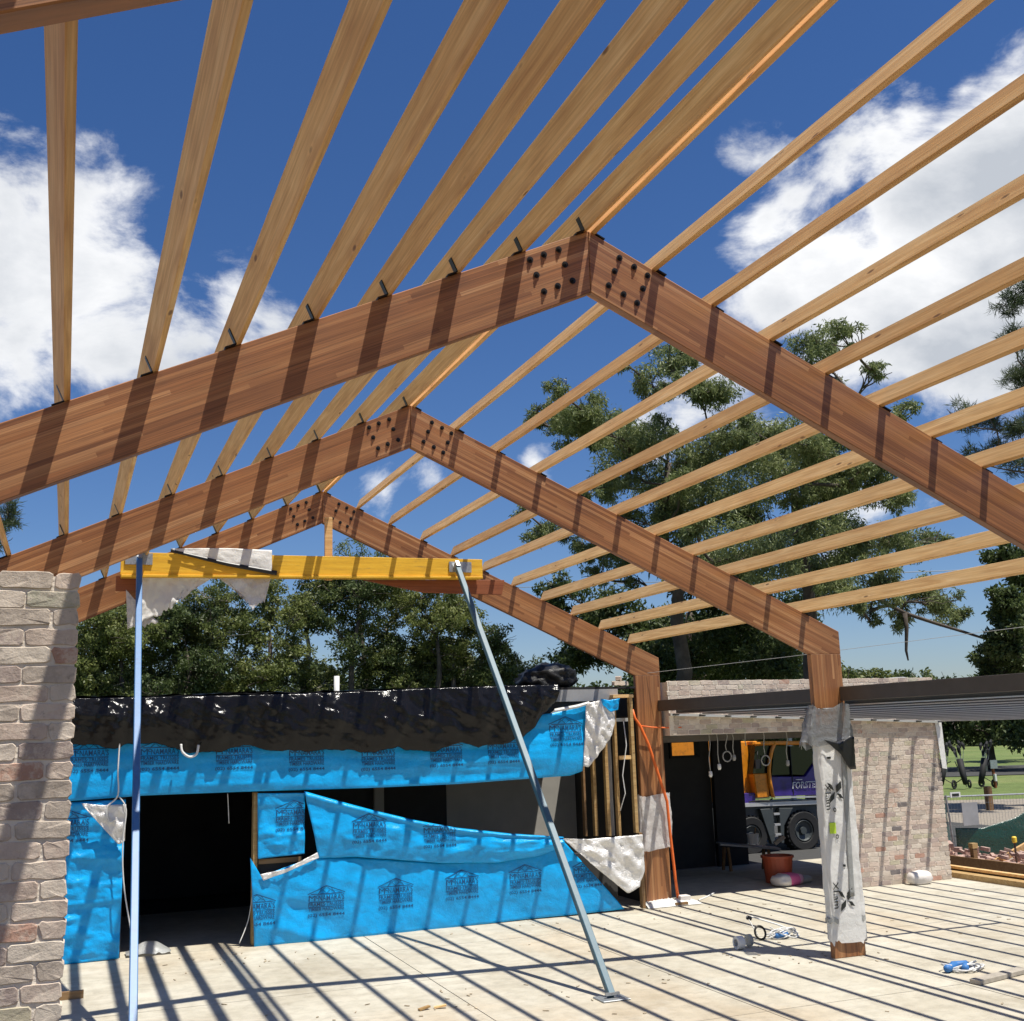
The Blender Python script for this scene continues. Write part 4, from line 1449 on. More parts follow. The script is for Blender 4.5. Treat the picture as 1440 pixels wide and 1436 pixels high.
setp(b.build('loose_brick', M_BRICKS, bevel=.006), 'pale orange brick propped on the right end of the plank bench', 'brick')
b = MB(); b.lathe([(0, .002), (.24, .002), (.29, .46), (.315, .46), (.315, .50), (.275, .50), (.225, .03), (0, .03)], (9.10, 19.15, 0), 'z', 22)
tub = b.build('plastic_tub', M_TUB, smooth=False)
setp(tub, 'red-brown plastic tub standing in the shade of the opening', 'tub')


def sack(name, cx_, cy_, lx, ly, h, mat, label, rz=0, seed=0):
    b_ = MB()
    vs_, n_ = [], 16
    bm_ = bmesh.new()
    bmesh.ops.create_icosphere(bm_, subdivisions=3, radius=1)
    for v in bm_.verts:
        c = v.co
        sx = math.copysign(abs(c.x)**.6, c.x); sy = math.copysign(abs(c.y)**.6, c.y)
        rr_ = 1+.16*ridge(c.x*1.5+seed, c.y*1.5, c.z*1.5, 3)
        x, y, z = sx*lx/2*rr_, sy*ly/2*rr_, (c.z+.85)*h/2*(rr_ if c.z > 0 else 1)
        vs_.append((cx_+x*math.cos(rz)-y*math.sin(rz), cy_+x*math.sin(rz)+y*math.cos(rz), max(.004, z)))
    b_.add(vs_, [tuple(v.index for v in f.verts) for f in bm_.faces])
    bm_.free()
    return setp(b_.build(name, mat, smooth=True), label, 'bag')


def bag_print():
    t = NT('pink printed paper bag')
    sp = t.N('ShaderNodeSeparateXYZ', {0: t.obj()})
    n = t.noise(t.obj(), 9, 4)
    f = t.math('ADD', sp.outputs[0], t.math('MULTIPLY', t.math('SUBTRACT', n, .5), .05))
    col = t.ramp(t.math('ADD', f, .5), [(0, (.70, .66, .62)), (.44, (.72, .14, .32)), (.70, (.72, .40, .46)), (.80, (.30, .14, .18))], 'CONSTANT')
    t.bump(n, .3, .02)
    return t.set(col, .6)


pk = sack('cement_bag', 9.0, 18.72, .66, .36, .22, bag_print(), 'white and pink paper bag lying at the edge of the sunlit slab', .25, 1)
sack('grey_bag', 9.42, 18.85, .34, .25, .14, M_GREYPL, 'small grey plastic bag behind the pink bag', .1, 4)
sack('white_bundle', 11.05, 17.50, .46, .24, .24, M_BAG, 'crumpled pale bundle at the foot of the far brick wall', 0, 6)
# ------------------------------------------------------------------ crane truck beyond the porch
CY = 25.0
cr = empty('crane_truck', (13.3, CY+1.2, -.2), 'orange and purple mobile crane truck parked beyond the porch', 'crane')
b = MB()
b.prism([(12.0, 1.02), (12.62, 1.02), (12.62, 1.35), (12.55, 2.55), (11.3, 2.62), (8.0, 2.6), (8.0, 1.9), (11.9, 1.75)], CY+.25, CY+1.9)
b.build('boom_housing', M_ORANGE, cr, bevel=.02)
b = MB(); b.prism([(12.15, .98), (12.55, .98), (12.55, 1.28), (12.15, 1.28)], CY+.05, CY+.24); b.build('tool_box', M_PURPLE, cr, bevel=.01)
# cab body in front: orange rear strip with quarter glass, pillar, purple doors
b = MB(); b.prism([(12.50, 1.75), (12.93, 1.75), (12.93, 1.16), (12.56, 1.16)], CY-.02, CY+1.7); b.build('cab_rear', M_ORANGE, cr, bevel=.015)
b = MB(); b.prism([(12.49, 1.76), (12.90, 1.76), (13.02, 2.44), (12.62, 2.47)], CY, CY+1.6); b.build('quarter_glass', M_GLASS, cr)
b = MB()
arc = [(13.17, 2.50), (13.06, 2.32), (12.97, 2.05), (12.93, 1.8), (12.94, 1.5), (13.0, 1.16)]
b.tube([(x, CY-.06, z) for x, z in arc], .05, 8); b.build('pillar', M_ORANGE, cr, smooth=True)
b = MB(); b.tube([(12.60, CY-.03, 2.48), (13.15, CY-.05, 2.49), (14.0, CY-.05, 2.46), (14.7, CY-.03, 2.41)], .045, 8); b.build('roof_rail', M_ORANGE, cr, smooth=True)
b = MB(); b.prism([(12.60, 2.46), (14.7, 2.40), (14.75, 2.50), (12.62, 2.56)], CY+.1, CY+1.7); b.build('cab_roof', M_ORANGE, cr, bevel=.02)
b = MB(); b.prism([(13.02, 1.17), (14.9, 1.14), (14.9, 2.0), (14.45, 2.02), (14.05, 1.62), (13.0, 1.66)], CY-.02, CY+1.7); dr_ = b.build('door', M_PURPLE, cr, bevel=.012)
b = MB(); b.prism([(13.06, 1.70), (13.62, 1.69), (13.62, 2.40), (13.20, 2.42)], CY+.02, CY+1.6); b.build('window', M_GLASS, cr)
b = MB(); b.prism([(13.66, 1.69), (14.02, 1.66), (14.42, 2.06), (14.8, 2.04), (14.75, 2.36), (13.66, 2.40)], CY+.02, CY+1.6); b.build('window', M_GLASS, cr)
b = MB(); b.box(13.63, 13.65, CY-.035, CY-.022, 1.18, 2.40); b.build('door_seam', M_BLK, cr)
for x in (13.55, 14.1):
    b = MB(); b.lathe([(.035, 0), (.04, .03), (.03, .07), (0, .08)], (x, CY+.1, 2.46), 'z', 10); b.build('beacon', M_ORANGE, cr, smooth=True)
b = MB(); b.tube([(13.72, CY-.03, 1.56), (13.74, CY-.07, 1.56), (13.90, CY-.07, 1.555), (13.92, CY-.03, 1.555)], .012, 6); b.build('handle', M_ALU, dr_, smooth=True)
b = MB(); b.tube([(12.66, CY-.02, 2.30), (12.58, CY-.12, 2.22), (12.58, CY-.12, 2.02)], .012, 6); b.box(12.50, 12.66, CY-.14, CY-.10, 1.88, 2.10); b.build('mirror', M_BLK, cr)
b = MB(); b.tube([(12.75, CY-.01, 2.2), (12.86, CY-.02, 1.95), (12.95, CY-.02, 1.82)], .008, 5); b.build('wiper', M_BLK, cr)
b = MB(); b.tube([(13.0, CY-.02, 1.12), (12.85, CY-.04, 1.06), (12.6, CY-.03, 1.09), (12.3, CY-.02, 1.07)], .02, 6); b.build('hose', M_RUBBER, cr, smooth=True)
tv, tf = gridcut(*flat_text('FORSTER', 1, .035, .82, .165), .4)
b = MB(); b.add([(14.02+x+z*.15, CY-.042, 1.335+z) for x, z in tv], tf); b.build('lettering', M_WHITE, dr_)
tv, tf = gridcut(*flat_text('FORSTER', 1, -.004, .76, .13), .4)
b = MB(); b.add([(14.02+x+z*.15, CY-.046, 1.352+z) for x, z in tv], tf); b.build('lettering', M_PURPLE, dr_)
b = MB(); b.beam((13.05, CY-.06, 1.145), (14.95, CY-.06, 1.09), .03, .04); b.build('trim_rail', M_ALU, cr)
b = MB(); b.prism([(11.5, .97), (15.2, .90), (15.2, .99), (11.5, 1.06)], CY-.03, CY+.1); b.build('deck_edge', M_ALU, cr)
b = MB(); b.box(8, 15.2, CY+.12, CY+2.2, .45, .93); b.build('chassis', M_CRGREY, cr)
b = MB(); b.prism([(12.62, .88), (13.0, .88), (13.0, .02), (12.90, .02)], CY-.02, CY+.12); b.prism([(13.18, .88), (13.60, .86), (13.30, .45), (13.26, .02), (13.18, .02)], CY-.02, CY+.12)
b.build('side_panel', M_CRGREY, cr, bevel=.008)
for z in (.74, .48, .24):
    b = MB(); b.box(13.005, 13.175, CY-.04, CY+.10, z-.025, z+.025); b.build('step', M_ALU, cr)
for (x, r_) in ((12.36, .47), (13.92, .50), (10.9, .47)):
    b = MB()
    b.lathe([(r_*.55, 0), (r_*.60, -.04), (r_*.92, -.05), (r_, -.0), (r_, .30), (r_*.9, .34), (r_*.5, .3)], (x, CY+.06, -.22+r_), 'y', 28)
    wh = b.build('wheel', M_RUBBER, cr, smooth=False)
    b = MB()
    for a in range(28):
        t0 = a/28*2*math.pi
        c0 = Vector((x+math.cos(t0)*r_*1.0, CY+.06, -.22+r_+math.sin(t0)*r_*1.0))
        b.beam(c0+Vector((0, -.03, 0)), c0+Vector((0, .30, 0)), .05, .035, (math.cos(t0), 0, math.sin(t0)))
    b.build('tread', M_RUBBER, wh)
    b = MB(); b.lathe([(r_*.55, -.01), (r_*.50, -.03), (r_*.44, .02), (r_*.2, .06), (r_*.18, -.02), (0, -.02)], (x, CY+.06, -.22+r_), 'y', 20); b.build('rim', M_CRGREY, wh, smooth=False)

# ------------------------------------------------------------------ odds and ends on the slab
def coil(name, cx_, cy_, label, seed, handles, hook=False):
    rr_ = random.Random(seed)
    e = empty(name, (cx_, cy_, 0), label, 'rope coil', 'coils of rope and webbing on the slab')
    for k in range(7):
        pts = []
        rx, ry = rr_.uniform(.13, .26), rr_.uniform(.07, .15)
        ox, oy = rr_.uniform(-.05, .12), rr_.uniform(-.05, .05)
        tz = rr_.uniform(.02, .13)
        ph = rr_.uniform(0, 6)
        for a in range(15):
            t0 = ph+a/14*2*math.pi*.93
            pts.append((cx_+ox+rx*math.cos(t0), cy_+oy+ry*math.sin(t0), .012+tz*(.5+.5*math.sin(t0*1.5+k))))
        b_ = MB(); b_.tube(pts, .009, 5); b_.build('loop', M_CORDW, e, smooth=True)
    for (dx, dy, ln, az) in handles:
        b_ = MB()
        d = Vector((math.cos(az), math.sin(az), 0))*ln/2
        c = Vector((cx_+dx, cy_+dy, .05))
        b_.tube([c-d, c-d*.8, c+d*.8, c+d], [.02, .045, .045, .02], 10); b_.build('webbing_roll', M_BLUEROPE, e, smooth=True)
    if hook:
        b_ = MB(); b_.tube([(cx_-.33+.085*math.cos(a*math.pi/8), cy_-.02+.03*math.sin(a*math.pi/8), .10+.085*math.sin(a*math.pi/8)) for a in range(17)], .016, 6); b_.build('ring', M_STEELBLK, e, smooth=True)
        b_ = MB(); b_.tube([(cx_-.42, cy_+.15, .30), (cx_-.30, cy_+.2, .28), (cx_+.05, cy_+.12, .16), (cx_+.32, cy_, .04)], .012, 6); b_.build('pole', M_CORDW, e, smooth=True)
        b_ = MB(); b_.tube([(cx_-.42, cy_+.15, .29), (cx_-.36, cy_+.15, .27)], .03, 8); b_.build('end_cap', M_STEELBLK, e)
        b_ = MB(); b_.tube([(cx_-.41, cy_+.15, .29), (cx_-.39, cy_+.05, .16), (cx_-.35, cy_, .06)], .007, 5); b_.build('stay', M_CORDW, e)


coil('rope_coil', 5.82, 14.35, 'tangle of white cord with a black ring, left of the wrapped column', 3, [(-.02, -.08, .24, .1)], True)
coil('rope_coil', 6.45, 11.45, 'tangle of white cord and blue webbing rolls, lower right on the slab', 8, [(-.16, .02, .30, .4), (.02, .08, .24, -.2), (-.02, -.06, .2, .8)])
tp = empty('tape_roll', (4.93, 13.92, 0), 'white roll with a dark end lying on the slab left of the wrapped column', 'roll')
b = MB(); b.lathe([(.05, -.05), (.085, -.05), (.085, .05), (.05, .05)], (4.88, 13.92, .085), 'x', 20); b.build('roll', M_WHITE, tp)
b = MB(); b.lathe([(.02, 0), (.08, 0), (.08, .05), (.02, .05)], (5.05, 13.98, .09), 'x', 16); b.build('dark_roll', M_GREYPL, tp)
for i, (x, y) in enumerate([(.06, 12.72), (.24, 12.74)]):
    b = MB(); rr_ = random.Random(i); b.beam((x-.06, y, .012), (x+.07, y+rr_.uniform(-.05, .05), .03), .05, .018)
    setp(b.build('timber_chip', M_PINE if i % 2 else M_STUD), ['left splintered timber chip on the open floor', 'right splintered timber chip on the open floor'][i], 'offcut', 'timber chips on the floor')
b = MB(); b.box(-3.75, -3.42, 15.30, 15.36, .002, .09)
setp(b.build('timber_block', M_DARKSTUD), 'dark timber block on the floor at the end of the near brick wall', 'timber block')

# sawdust, chips and crumbs scattered on the slab
b = MB()
rr_ = random.Random(21)
for i in range(210):
    if i % 3:
        cx_, cy_ = rr_.choice([(.2, 12.8), (2.1, 12.6), (5.4, 13.2), (6.6, 17.2), (9.4, 17.9), (-1.2, 16.9), (3.6, 16.9)])
        x, y = rr_.gauss(cx_, .7), rr_.gauss(cy_, .5)
    else:
        x, y = rr_.uniform(-3.2, 11.5), rr_.uniform(9.2, 17.3)
    if y > 17.5: continue
    a = rr_.uniform(0, 3.14)
    l_ = rr_.uniform(.008, .035)
    b.beam((x-math.cos(a)*l_, y-math.sin(a)*l_, .005), (x+math.cos(a)*l_, y+math.sin(a)*l_, .008), rr_.uniform(.008, .02), .008)
setp(b.build('slab_crumbs', M_CRUMB), kind='stuff')

# ------------------------------------------------------------------ yard at the right
def plank(p0, p1, w, h, mat, label, group=None, name='plank'):
    b_ = MB(); b_.beam(p0, p1, w, h)
    return setp(b_.build(name, mat, bevel=.004), label, 'plank', group)


plank((12.25, 19.4, .05), (12.25, 12.0, .05), .24, .10, M_STUD, 'pale timber plank lying along the slab edge, nearest the slab', 'timber laid along the slab edge')
plank((12.62, 19.8, .07), (12.60, 12.0, .07), .26, .13, M_DARKSTUD, 'dark timber plank lying just outside the pale one', 'timber laid along the slab edge')
plank((12.42, 19.6, .155), (12.42, 12.0, .155), .12, .05, M_PINE, 'thin yellowish batten on top of the slab-edge planks', 'timber laid along the slab edge')
b = MB(); b.beam((13.55, 20.6, .06), (13.62, 11.0, .06), .05, .24)
setp(b.build('form_board', M_DARKSTUD, bevel=.004), 'long dark form board on edge in front of the rubble', 'form board')
pg = empty('timber_peg', (13.50, 18.9, 0), 'short timber peg standing against the dark form board', 'peg')
b = MB(); b.box(13.62, 13.72, 18.85, 18.95, -.1, .40); b.build('stake', M_DARKSTUD, pg)
b = MB(); b.box(13.60, 13.74, 18.84, 18.96, .36, .46); b.build('peg_head', M_STUD, pg)
plank((14.42, 19.18, -.02), (15.9, 18.45, .80), .10, .12, M_PINE, 'pale timber brace slanting up out of the picture at the right edge', None, 'timber_brace')
# rubble
b = MB()
rr_ = random.Random(5)
for i in range(420):
    x, y = rr_.uniform(13.9, 15.6), rr_.uniform(12.5, 21.8)
    s_ = rr_.uniform(.04, .11)
    h_ = -.18+.42*math.exp(-((x-14.6)/.6)**2)*rr_.uniform(.5, 1)
    a = rr_.uniform(0, 3)
    b.beam((x-math.cos(a)*s_, y-math.sin(a)*s_, h_), (x+math.cos(a)*s_, y+math.sin(a)*s_, h_+rr_.uniform(-.05, .05)), s_*1.1, s_*.9)
setp(b.build('rubble', M_RUBBLE), kind='stuff')
b = MB()
vs = []
for i in range(21):
    for j in range(41):
        x, y = 13.7+2.1*i/20, 12+10*j/40
        vs.append((x, y, -.19+.34*math.exp(-((x-14.6)/.6)**2)*(.7+.5*fbm(x*2, y*1.4, 1, 3))))
b.add(vs, [(i*41+j, (i+1)*41+j, (i+1)*41+j+1, i*41+j+1) for i in range(20) for j in range(40)])
setp(b.build('rubble_bank', M_RUBBLE, smooth=True), kind='structure')

# mesh fence with shade cloth
fe = empty('site_fence', (17.2, 22, -.2), 'temporary wire fence hung with sagging green shade cloth', 'fence')
fx0, fx1 = 14.2, 21.5


def fy_(x): return 22.3-(x-14.2)*.28
b = MB(); b.tube([(fx0, fy_(fx0), 1.16), (fx1, fy_(fx1), 1.16)], .02, 8); b.build('top_rail', M_GALV, fe)
b = MB(); b.tube([(fx0, fy_(fx0), .02), (fx1, fy_(fx1), .02)], .018, 8); b.build('bottom_rail', M_GALV, fe)
for x in (15.72, 15.84, 18.3, 20.6):
    b = MB(); b.tube([(x, fy_(x), -.2), (x-.12 if x < 16 else x, fy_(x), 1.2)], .022, 8); b.build('post', M_GALV, fe)
b = MB()
x = fx0
while x < fx1:
    b.beam((x, fy_(x), .02), (x, fy_(x), 1.16), .004, .004); x += .075
for z in (.25, .5, .75, 1.0):
    b.beam((fx0, fy_(fx0), z), (fx1, fy_(fx1), z), .004, .004)
b.build('wire_mesh', M_GALV, fe)['kind'] = 'stuff'
sheet('shade_cloth', [(15.85, .45), (16.5, .42), (17.3, .62), (17.9, .92), (18.4, 1.14), (21, 1.14)], [(15.85, -.15), (16.5, -.18), (17.3, -.2), (18, -.2), (18.5, -.2), (21, -.2)],
      lambda x, z, u, v: fy_(x)-.05-.06*fbm(x*1.5, z*2, 1, 3), M_SHADECL, 40, 12, parent=fe)
sheet('shade_cloth', [(14.2, 1.14), (15.70, 1.14)], [(14.2, -.18), (15.74, -.18)], lambda x, z, u, v: fy_(x)-.03-.02*fbm(x*2, z*2, 4, 3), clear_film('pale shade cloth', (.10, .17, .15), .5), 16, 12, parent=fe)
b = MB(); b.box(15.95, 16.42, 21.60, 21.61, .50, 1.02); b.build('grey_notice', M_AWN, fe)
b = MB(); b.box(15.70, 16.0, 21.66, 21.68, 1.15, 1.27); sgn_ = b.build('fence_plate', M_WHITE, fe)
b = MB(); b.box(15.75, 15.95, 21.650, 21.658, 1.18, 1.24); b.build('printed_bar', M_PRINTBLK, sgn_)
sp_ = empty('star_picket', (14.6, 18.72, 0), 'dark steel picket with a yellow cap by the timber brace', 'picket')
b = MB(); b.beam((14.6, 18.72, -.1), (14.6, 18.72, .46), .03, .03); b.build('picket', M_RUST, sp_)
b = MB(); b.lathe([(.03, 0), (.05, .02), (.05, .11), (.03, .13), (0, .13)], (14.6, 18.72, .42), 'z', 12); b.build('cap', M_STAKE, sp_)
b = MB(); b.beam((26.2, 31.5, -.2), (26.2, 31.5, .62), .2, .2)
setp(b.build('timber_bollard', M_DARKSTUD, bevel=.01), 'dark brown timber bollard on the gravel behind the wire fence', 'bollard')
sg = empty('course_sign', (35.9, 41.2, -.2), 'small grey square sign on a striped peg on the lawn', 'sign')
b = MB(); b.beam((35.9, 41.2, -.2), (35.86, 41.2, .72), .09, .09); b.build('peg', M_PLANK, sg)
b = MB(); b.beam((35.88, 41.13, .10), (35.87, 41.13, .42), .10, .10); b.build('white_band', M_WHITE, sg)
b = MB(); b.box(35.66, 36.06, 41.1, 41.14, .66, 1.04); b.build('sign_panel', M_GALV, sg)


def trolley(x, y, rz, label):
    e = empty('golf_trolley', (x, y, -.2), label, 'golf trolley', 'golf trolleys parked behind the brick wall')
    c, s_ = math.cos(rz), math.sin(rz)

    def T(px, py, pz): return (x+px*c-py*s_, y+px*s_+py*c, -.2+pz)
    b_ = MB(); b_.tube([T(-.30, 0, .22), T(-.1, 0, .65), T(.12, 0, 1.30)], [.11, .14, .15], 12); b_.build('golf_bag', M_BLK, e, smooth=True)
    for k, (dx, dy) in enumerate([(.0, .05), (.05, -.06), (.08, .03), (-.04, -.03), (.02, .12), (-.08, -.12), (.12, -.1)]):
        b_ = MB(); b_.tube([T(.12+dx, dy, 1.25), T(.22+dx*1.6, dy*2, 1.62+.07*k)], .012, 5); b_.build('club', M_GALV, e)
        b_ = MB(); b_.tube([T(.18+dx*1.6, dy*2, 1.40+.07*k), T(.24+dx*1.6, dy*2+.03, 1.6+.07*k), T(.32+dx*1.6, dy*2+.05, 1.72+.07*k)], [.04, .08, .05], 7); b_.build('head_cover', M_BLK, e)
    for sgn2 in (-1, 1):
        b_ = MB(); b_.lathe([(.10, -.02), (.19, -.03), (.20, 0), (.19, .03), (.10, .02)], (0, 0, 0), 'y', 16)
        b_.v = [Vector(T(v.x+.18, v.y+sgn2*.36, v.z+.20)) for v in b_.v]; b_.build('wheel', M_RUBBER, e)
        b_ = MB(); b_.tube([T(.0, 0, .45), T(.18, sgn2*.35, .2)], .02, 6); b_.build('axle_arm', M_STEELBLK, e)
    b_ = MB(); b_.tube([T(-.38, 0, .12), T(.0, .06, .6), T(.5, .06, 1.15), T(.70, 0, 1.20)], .022, 6); b_.build('handle', M_STEELBLK, e)
    b_ = MB(); b_.box(-.08, .08, -.14, .14, 0, .24); b_.v = [Vector(T(v.x+.03, v.y, v.z+.75)) for v in b_.v]; b_.build('side_pocket', M_CRGREY, e)


trolley(33.9, 42.2, .3, 'black golf trolley and bag nearest the end of the brick wall')
trolley(34.6, 41.8, 1.2, 'black golf trolley and bag in the middle of the group')
trolley(35.7, 41.6, .1, 'black golf trolley and bag standing apart at the right')
trolley(33.3, 42.6, -.9, 'black golf trolley half hidden by the end of the brick wall')

# lines in the air
b = MB(); b.tube([(32.7-13.7*2, 59.1+11*2, 12.7), (32.7, 59.1, 11.7), (46.4, 48.1, 11.2), (60, 37, 11.6)], .022, 5)
setp(b.build('power_line', M_CORDG), 'thin power line strung behind the gum trees', 'power line')
b = MB(); b.tube([(5.8, 17.85, 3.93), (7.7, 16.3, 4.1), (10.6, 13.9, 4.4)], .004, 5)
setp(b.build('string_line', M_CORDG), 'thin pale string line running from the far knee out to the right', 'string line')
# low roof edge behind the wall
rb = empty('shed_roof', (15.6, 24.4, 3.2), 'low pale shed roof showing behind the far brick wall', 'roof')
b = MB(); b.prism([(13.0, 3.78), (16.9, 4.10), (17.6, 3.98), (17.6, 3.86), (13.0, 3.66)], 24.3, 27); b.build('roof_sheet', M_WHITE, rb)
b = MB(); b.box(17.2, 17.3, 24.5, 24.6, -.2, 3.9); b.box(14.9, 15.0, 26.8, 26.9, -.2, 3.9); b.build('post', M_GALV, rb)


# ------------------------------------------------------------------ trees
def leaf_mesh(name, clumps, dens, ll, lw_, droop, seed, shell=.55, squash=.8):
    rng = np.random.default_rng(seed)
    C_, N_ = [], []
    for (x, y, z, r_) in clumps:
        # lumpy clump made of smaller sprays
        ns = max(5, int(11*r_*r_)+6)
        d = rng.normal(size=(ns, 3)); d /= np.linalg.norm(d, axis=1)[:, None]
        sc = np.array([x, y, z])+d*(r_*rng.uniform(.25, 1.0, (ns, 1)))*np.array([1, 1, squash])
        n_ = int(dens*r_*r_/ns)+6
        for c in sc:
            q = rng.normal(size=(n_, 3))
            q /= np.linalg.norm(q, axis=1)[:, None]
            rad = r_*.36*rng.uniform(.1, 1, (n_, 1))**.6
            p = c+q*rad*np.array([1, 1, .62])
            p[:, 2] -= droop*rng.uniform(0, .5, n_)*r_
            C_.append(p)
    P_ = np.concatenate(C_)
    n = len(P_)
    ax = rng.normal(size=(n, 3)); ax[:, 2] -= droop*1.6
    ax /= np.linalg.norm(ax, axis=1)[:, None]
    sd = np.cross(ax, rng.normal(size=(n, 3))); sd /= np.linalg.norm(sd, axis=1)[:, None]
    L_ = (ll*rng.uniform(.6, 1.35, n))[:, None]
    Wd = (lw_*rng.uniform(.7, 1.3, n))[:, None]
    V_ = np.stack([P_, P_+ax*L_*.45+sd*Wd, P_+ax*L_, P_+ax*L_*.45-sd*Wd], 1).reshape(-1, 3)
    me = bpy.data.meshes.new(name)
    me.vertices.add(4*n)
    me.vertices.foreach_set('co', V_.astype(np.float32).ravel())
    me.loops.add(4*n)
    me.loops.foreach_set('vertex_index', np.arange(4*n, dtype=np.int32))
    me.polygons.add(n)
    me.polygons.foreach_set('loop_start', np.arange(0, 4*n, 4, dtype=np.int32))
    me.update()
    me.validate()
    return me


def limb_path(a, b_, rr, sag=.12, n=6):
    a, b_ = Vector(a), Vector(b_)
    L_ = (b_-a).length
    out = []
    w = Vector((rr.uniform(-1, 1), rr.uniform(-1, 1), rr.uniform(-.3, .6)))*L_*sag
    for i in range(n+1):
        t = i/n
        p = a.lerp(b_, t)+w*math.sin(math.pi*t)+Vector((rr.uniform(-1, 1), rr.uniform(-1, 1), rr.uniform(-1, 1)))*L_*.022
        out.append(p)
    out[0], out[-1] = a, b_
    return out


def tree(name, label, base, trunk_top, r0, clumps, leafmat, dens, ll, lw_, droop, seed, group=None, barkm=None, limb_r=.10, extra=()):
    rr = random.Random(seed)
    e = empty(name, base, label, 'tree', group)
    barkm = barkm or M_BARK
    tp_ = limb_path(base, trunk_top, rr, .04, 8)
    b_ = MB()
    b_.tube(tp_, [r0*(1-.7*i/8) for i in range(9)], 9); b_.build('trunk', barkm, e, smooth=True)
    b_ = MB()
    nodes = list(tp_[3:])
    for (x, y, z, r_) in sorted(clumps, key=lambda c: (Vector(c[:3])-Vector(trunk_top)).length):
        t_ = Vector((x, y, z-.2*r_))
        best = min(nodes, key=lambda q: (q-t_).length+max(0, q.z-t_.z)*1.3)
        L_ = (best-t_).length
        pth = limb_path(best, t_, rr, .14, 6)
        rr0 = min(limb_r*1.5, limb_r*(.42+.12*L_))
        b_.tube(pth, [rr0*(1-.75*i/6) for i in range(7)], 6, caps=False)
        nodes += pth[2:]
        for k in range(6):
            d = Vector((rr.uniform(-1, 1), rr.uniform(-1, 1), rr.uniform(-.3, 1))).normalized()*r_*rr.uniform(.7, 1.05)
            q = limb_path(pth[rr.randrange(3, 6)], t_+d, rr, .1, 4)
            b_.tube(q, [rr0*.3*(1-.7*i/4)+.006 for i in range(5)], 4, caps=False)
    for path in extra:
        b_.tube(path, [.09*(1-.8*i/(len(path)-1))+.012 for i in range(len(path))], 6)
    b_.build('limbs', barkm, e, smooth=True)
    me = leaf_mesh('crown', [(x-base[0], y-base[1], z-base[2], r_) for x, y, z, r_ in clumps], dens, ll, lw_, droop, seed)
    link('crown', me, leafmat, e)
    return e


GUM1 = [(14.2,37.4,14.8,1.2),(14.0,38.7,14.5,0.8),(17.3,41.3,15.7,1.0),(18.5,38.1,17.7,1.0),(16.2,36.0,16.0,0.8),(19.6,36.8,16.1,1.1),(17.0,39.2,14.4,1.6),(18.4,36.2,13.2,1.2),(19.5,40.3,13.2,1.6),(15.4,37.7,12.4,0.9),(20.0,37.6,11.5,1.7),(18.8,39.3,11.8,1.4),(17.1,39.8,10.1,1.1),(16.3,41.3,10.9,0.9),(14.9,43.0,11.5,0.8)]
GUM2 = [(23.9,35.8,18.0,1.1),(21.5,31.1,16.6,0.6),(24.3,32.9,16.0,0.6),(21.6,36.3,13.8,1.5),(18.9,34.1,13.6,0.9),(19.6,31.0,12.8,1.0),(25.6,35.8,14.8,1.0),(23.4,30.8,13.7,0.6),(20.0,34.1,11.9,1.4),(24.2,36.7,12.4,1.4),(24.1,33.8,12.0,1.1),(24.1,32.4,12.6,0.9),(26.0,34.2,11.7,0.7),(18.3,33.1,9.1,1.6),(22.9,36.3,10.3,1.5),(22.6,33.3,9.5,1.3),(22.6,30.5,9.0,0.9),(26.0,33.5,9.9,0.7),(24.8,37.5,8.8,1.3),(22.5,32.0,7.5,0.9),(26.0,33.4,7.8,0.9),(24.7,31.2,7.0,0.7),(27.4,33.5,6.9,0.6),(25.8,34.7,6.9,0.6)]
DARK = [(21.7,42.2,10.0,1.8),(18.3,49.5,9.7,1.3),(19.5,47.6,8.3,1.6),(21.5,46.9,7.5,2.0),(23.9,46.8,7.5,2.0),(24.1,43.0,7.1,2.4),(27.0,44.3,7.6,2.0),(25.2,46.7,6.1,2.4),(23.6,40.3,5.7,1.7),(19.1,49.6,6.7,1.5),(21.1,44.6,5.9,1.7),(26.0,42.3,5.8,0.8),(22.6,41.1,8.7,1.8)]
PINE = [(20.3,22.5,14.2,0.5),(19.4,21.6,12.8,0.5),(21.1,23.4,12.5,0.4),(18.6,23.1,11.0,0.5),(19.9,23.4,11.0,0.6),(20.1,22.4,10.7,0.6),(20.3,23.6,10.2,0.5),(18.7,22.9,9.9,0.3),(19.6,22.0,9.4,0.5),(20.6,22.3,14.4,0.6),(21.1,22.8,12.5,0.7)]
CONIF = [(27.5,30.9,8.7,0.8),(29.0,31.4,8.3,1.2),(26.5,30.0,7.0,0.9),(28.8,31.5,6.5,1.3),(26.5,30.0,5.6,0.9),(28.4,32.7,5.1,0.8),(27.1,32.0,4.6,0.6),(28.0,31.0,4.9,1.1),(29.4,31.0,9.3,0.9)]
LEFTPINE = [(-5.7,37.8,10.3,0.5),(-5.8,37.9,9.6,0.5),(-6.0,36.5,9.1,0.7),(-6.3,37.0,10.0,0.7)]
LL, LW = .19, .024
def fuller(cl, seed):
    rr = random.Random(seed)
    out = [(x, y, z, r_*1.12) for x, y, z, r_ in cl]
    for (x, y, z, r_) in cl:
        if r_ > .75:
            for _ in range(3):
                out.append((x+rr.uniform(-1.7, 1.7)*r_, y+rr.uniform(-1.2, 1.2)*r_, z+rr.uniform(-1.1, .7)*r_, r_*rr.uniform(.40, .7)))
    return out


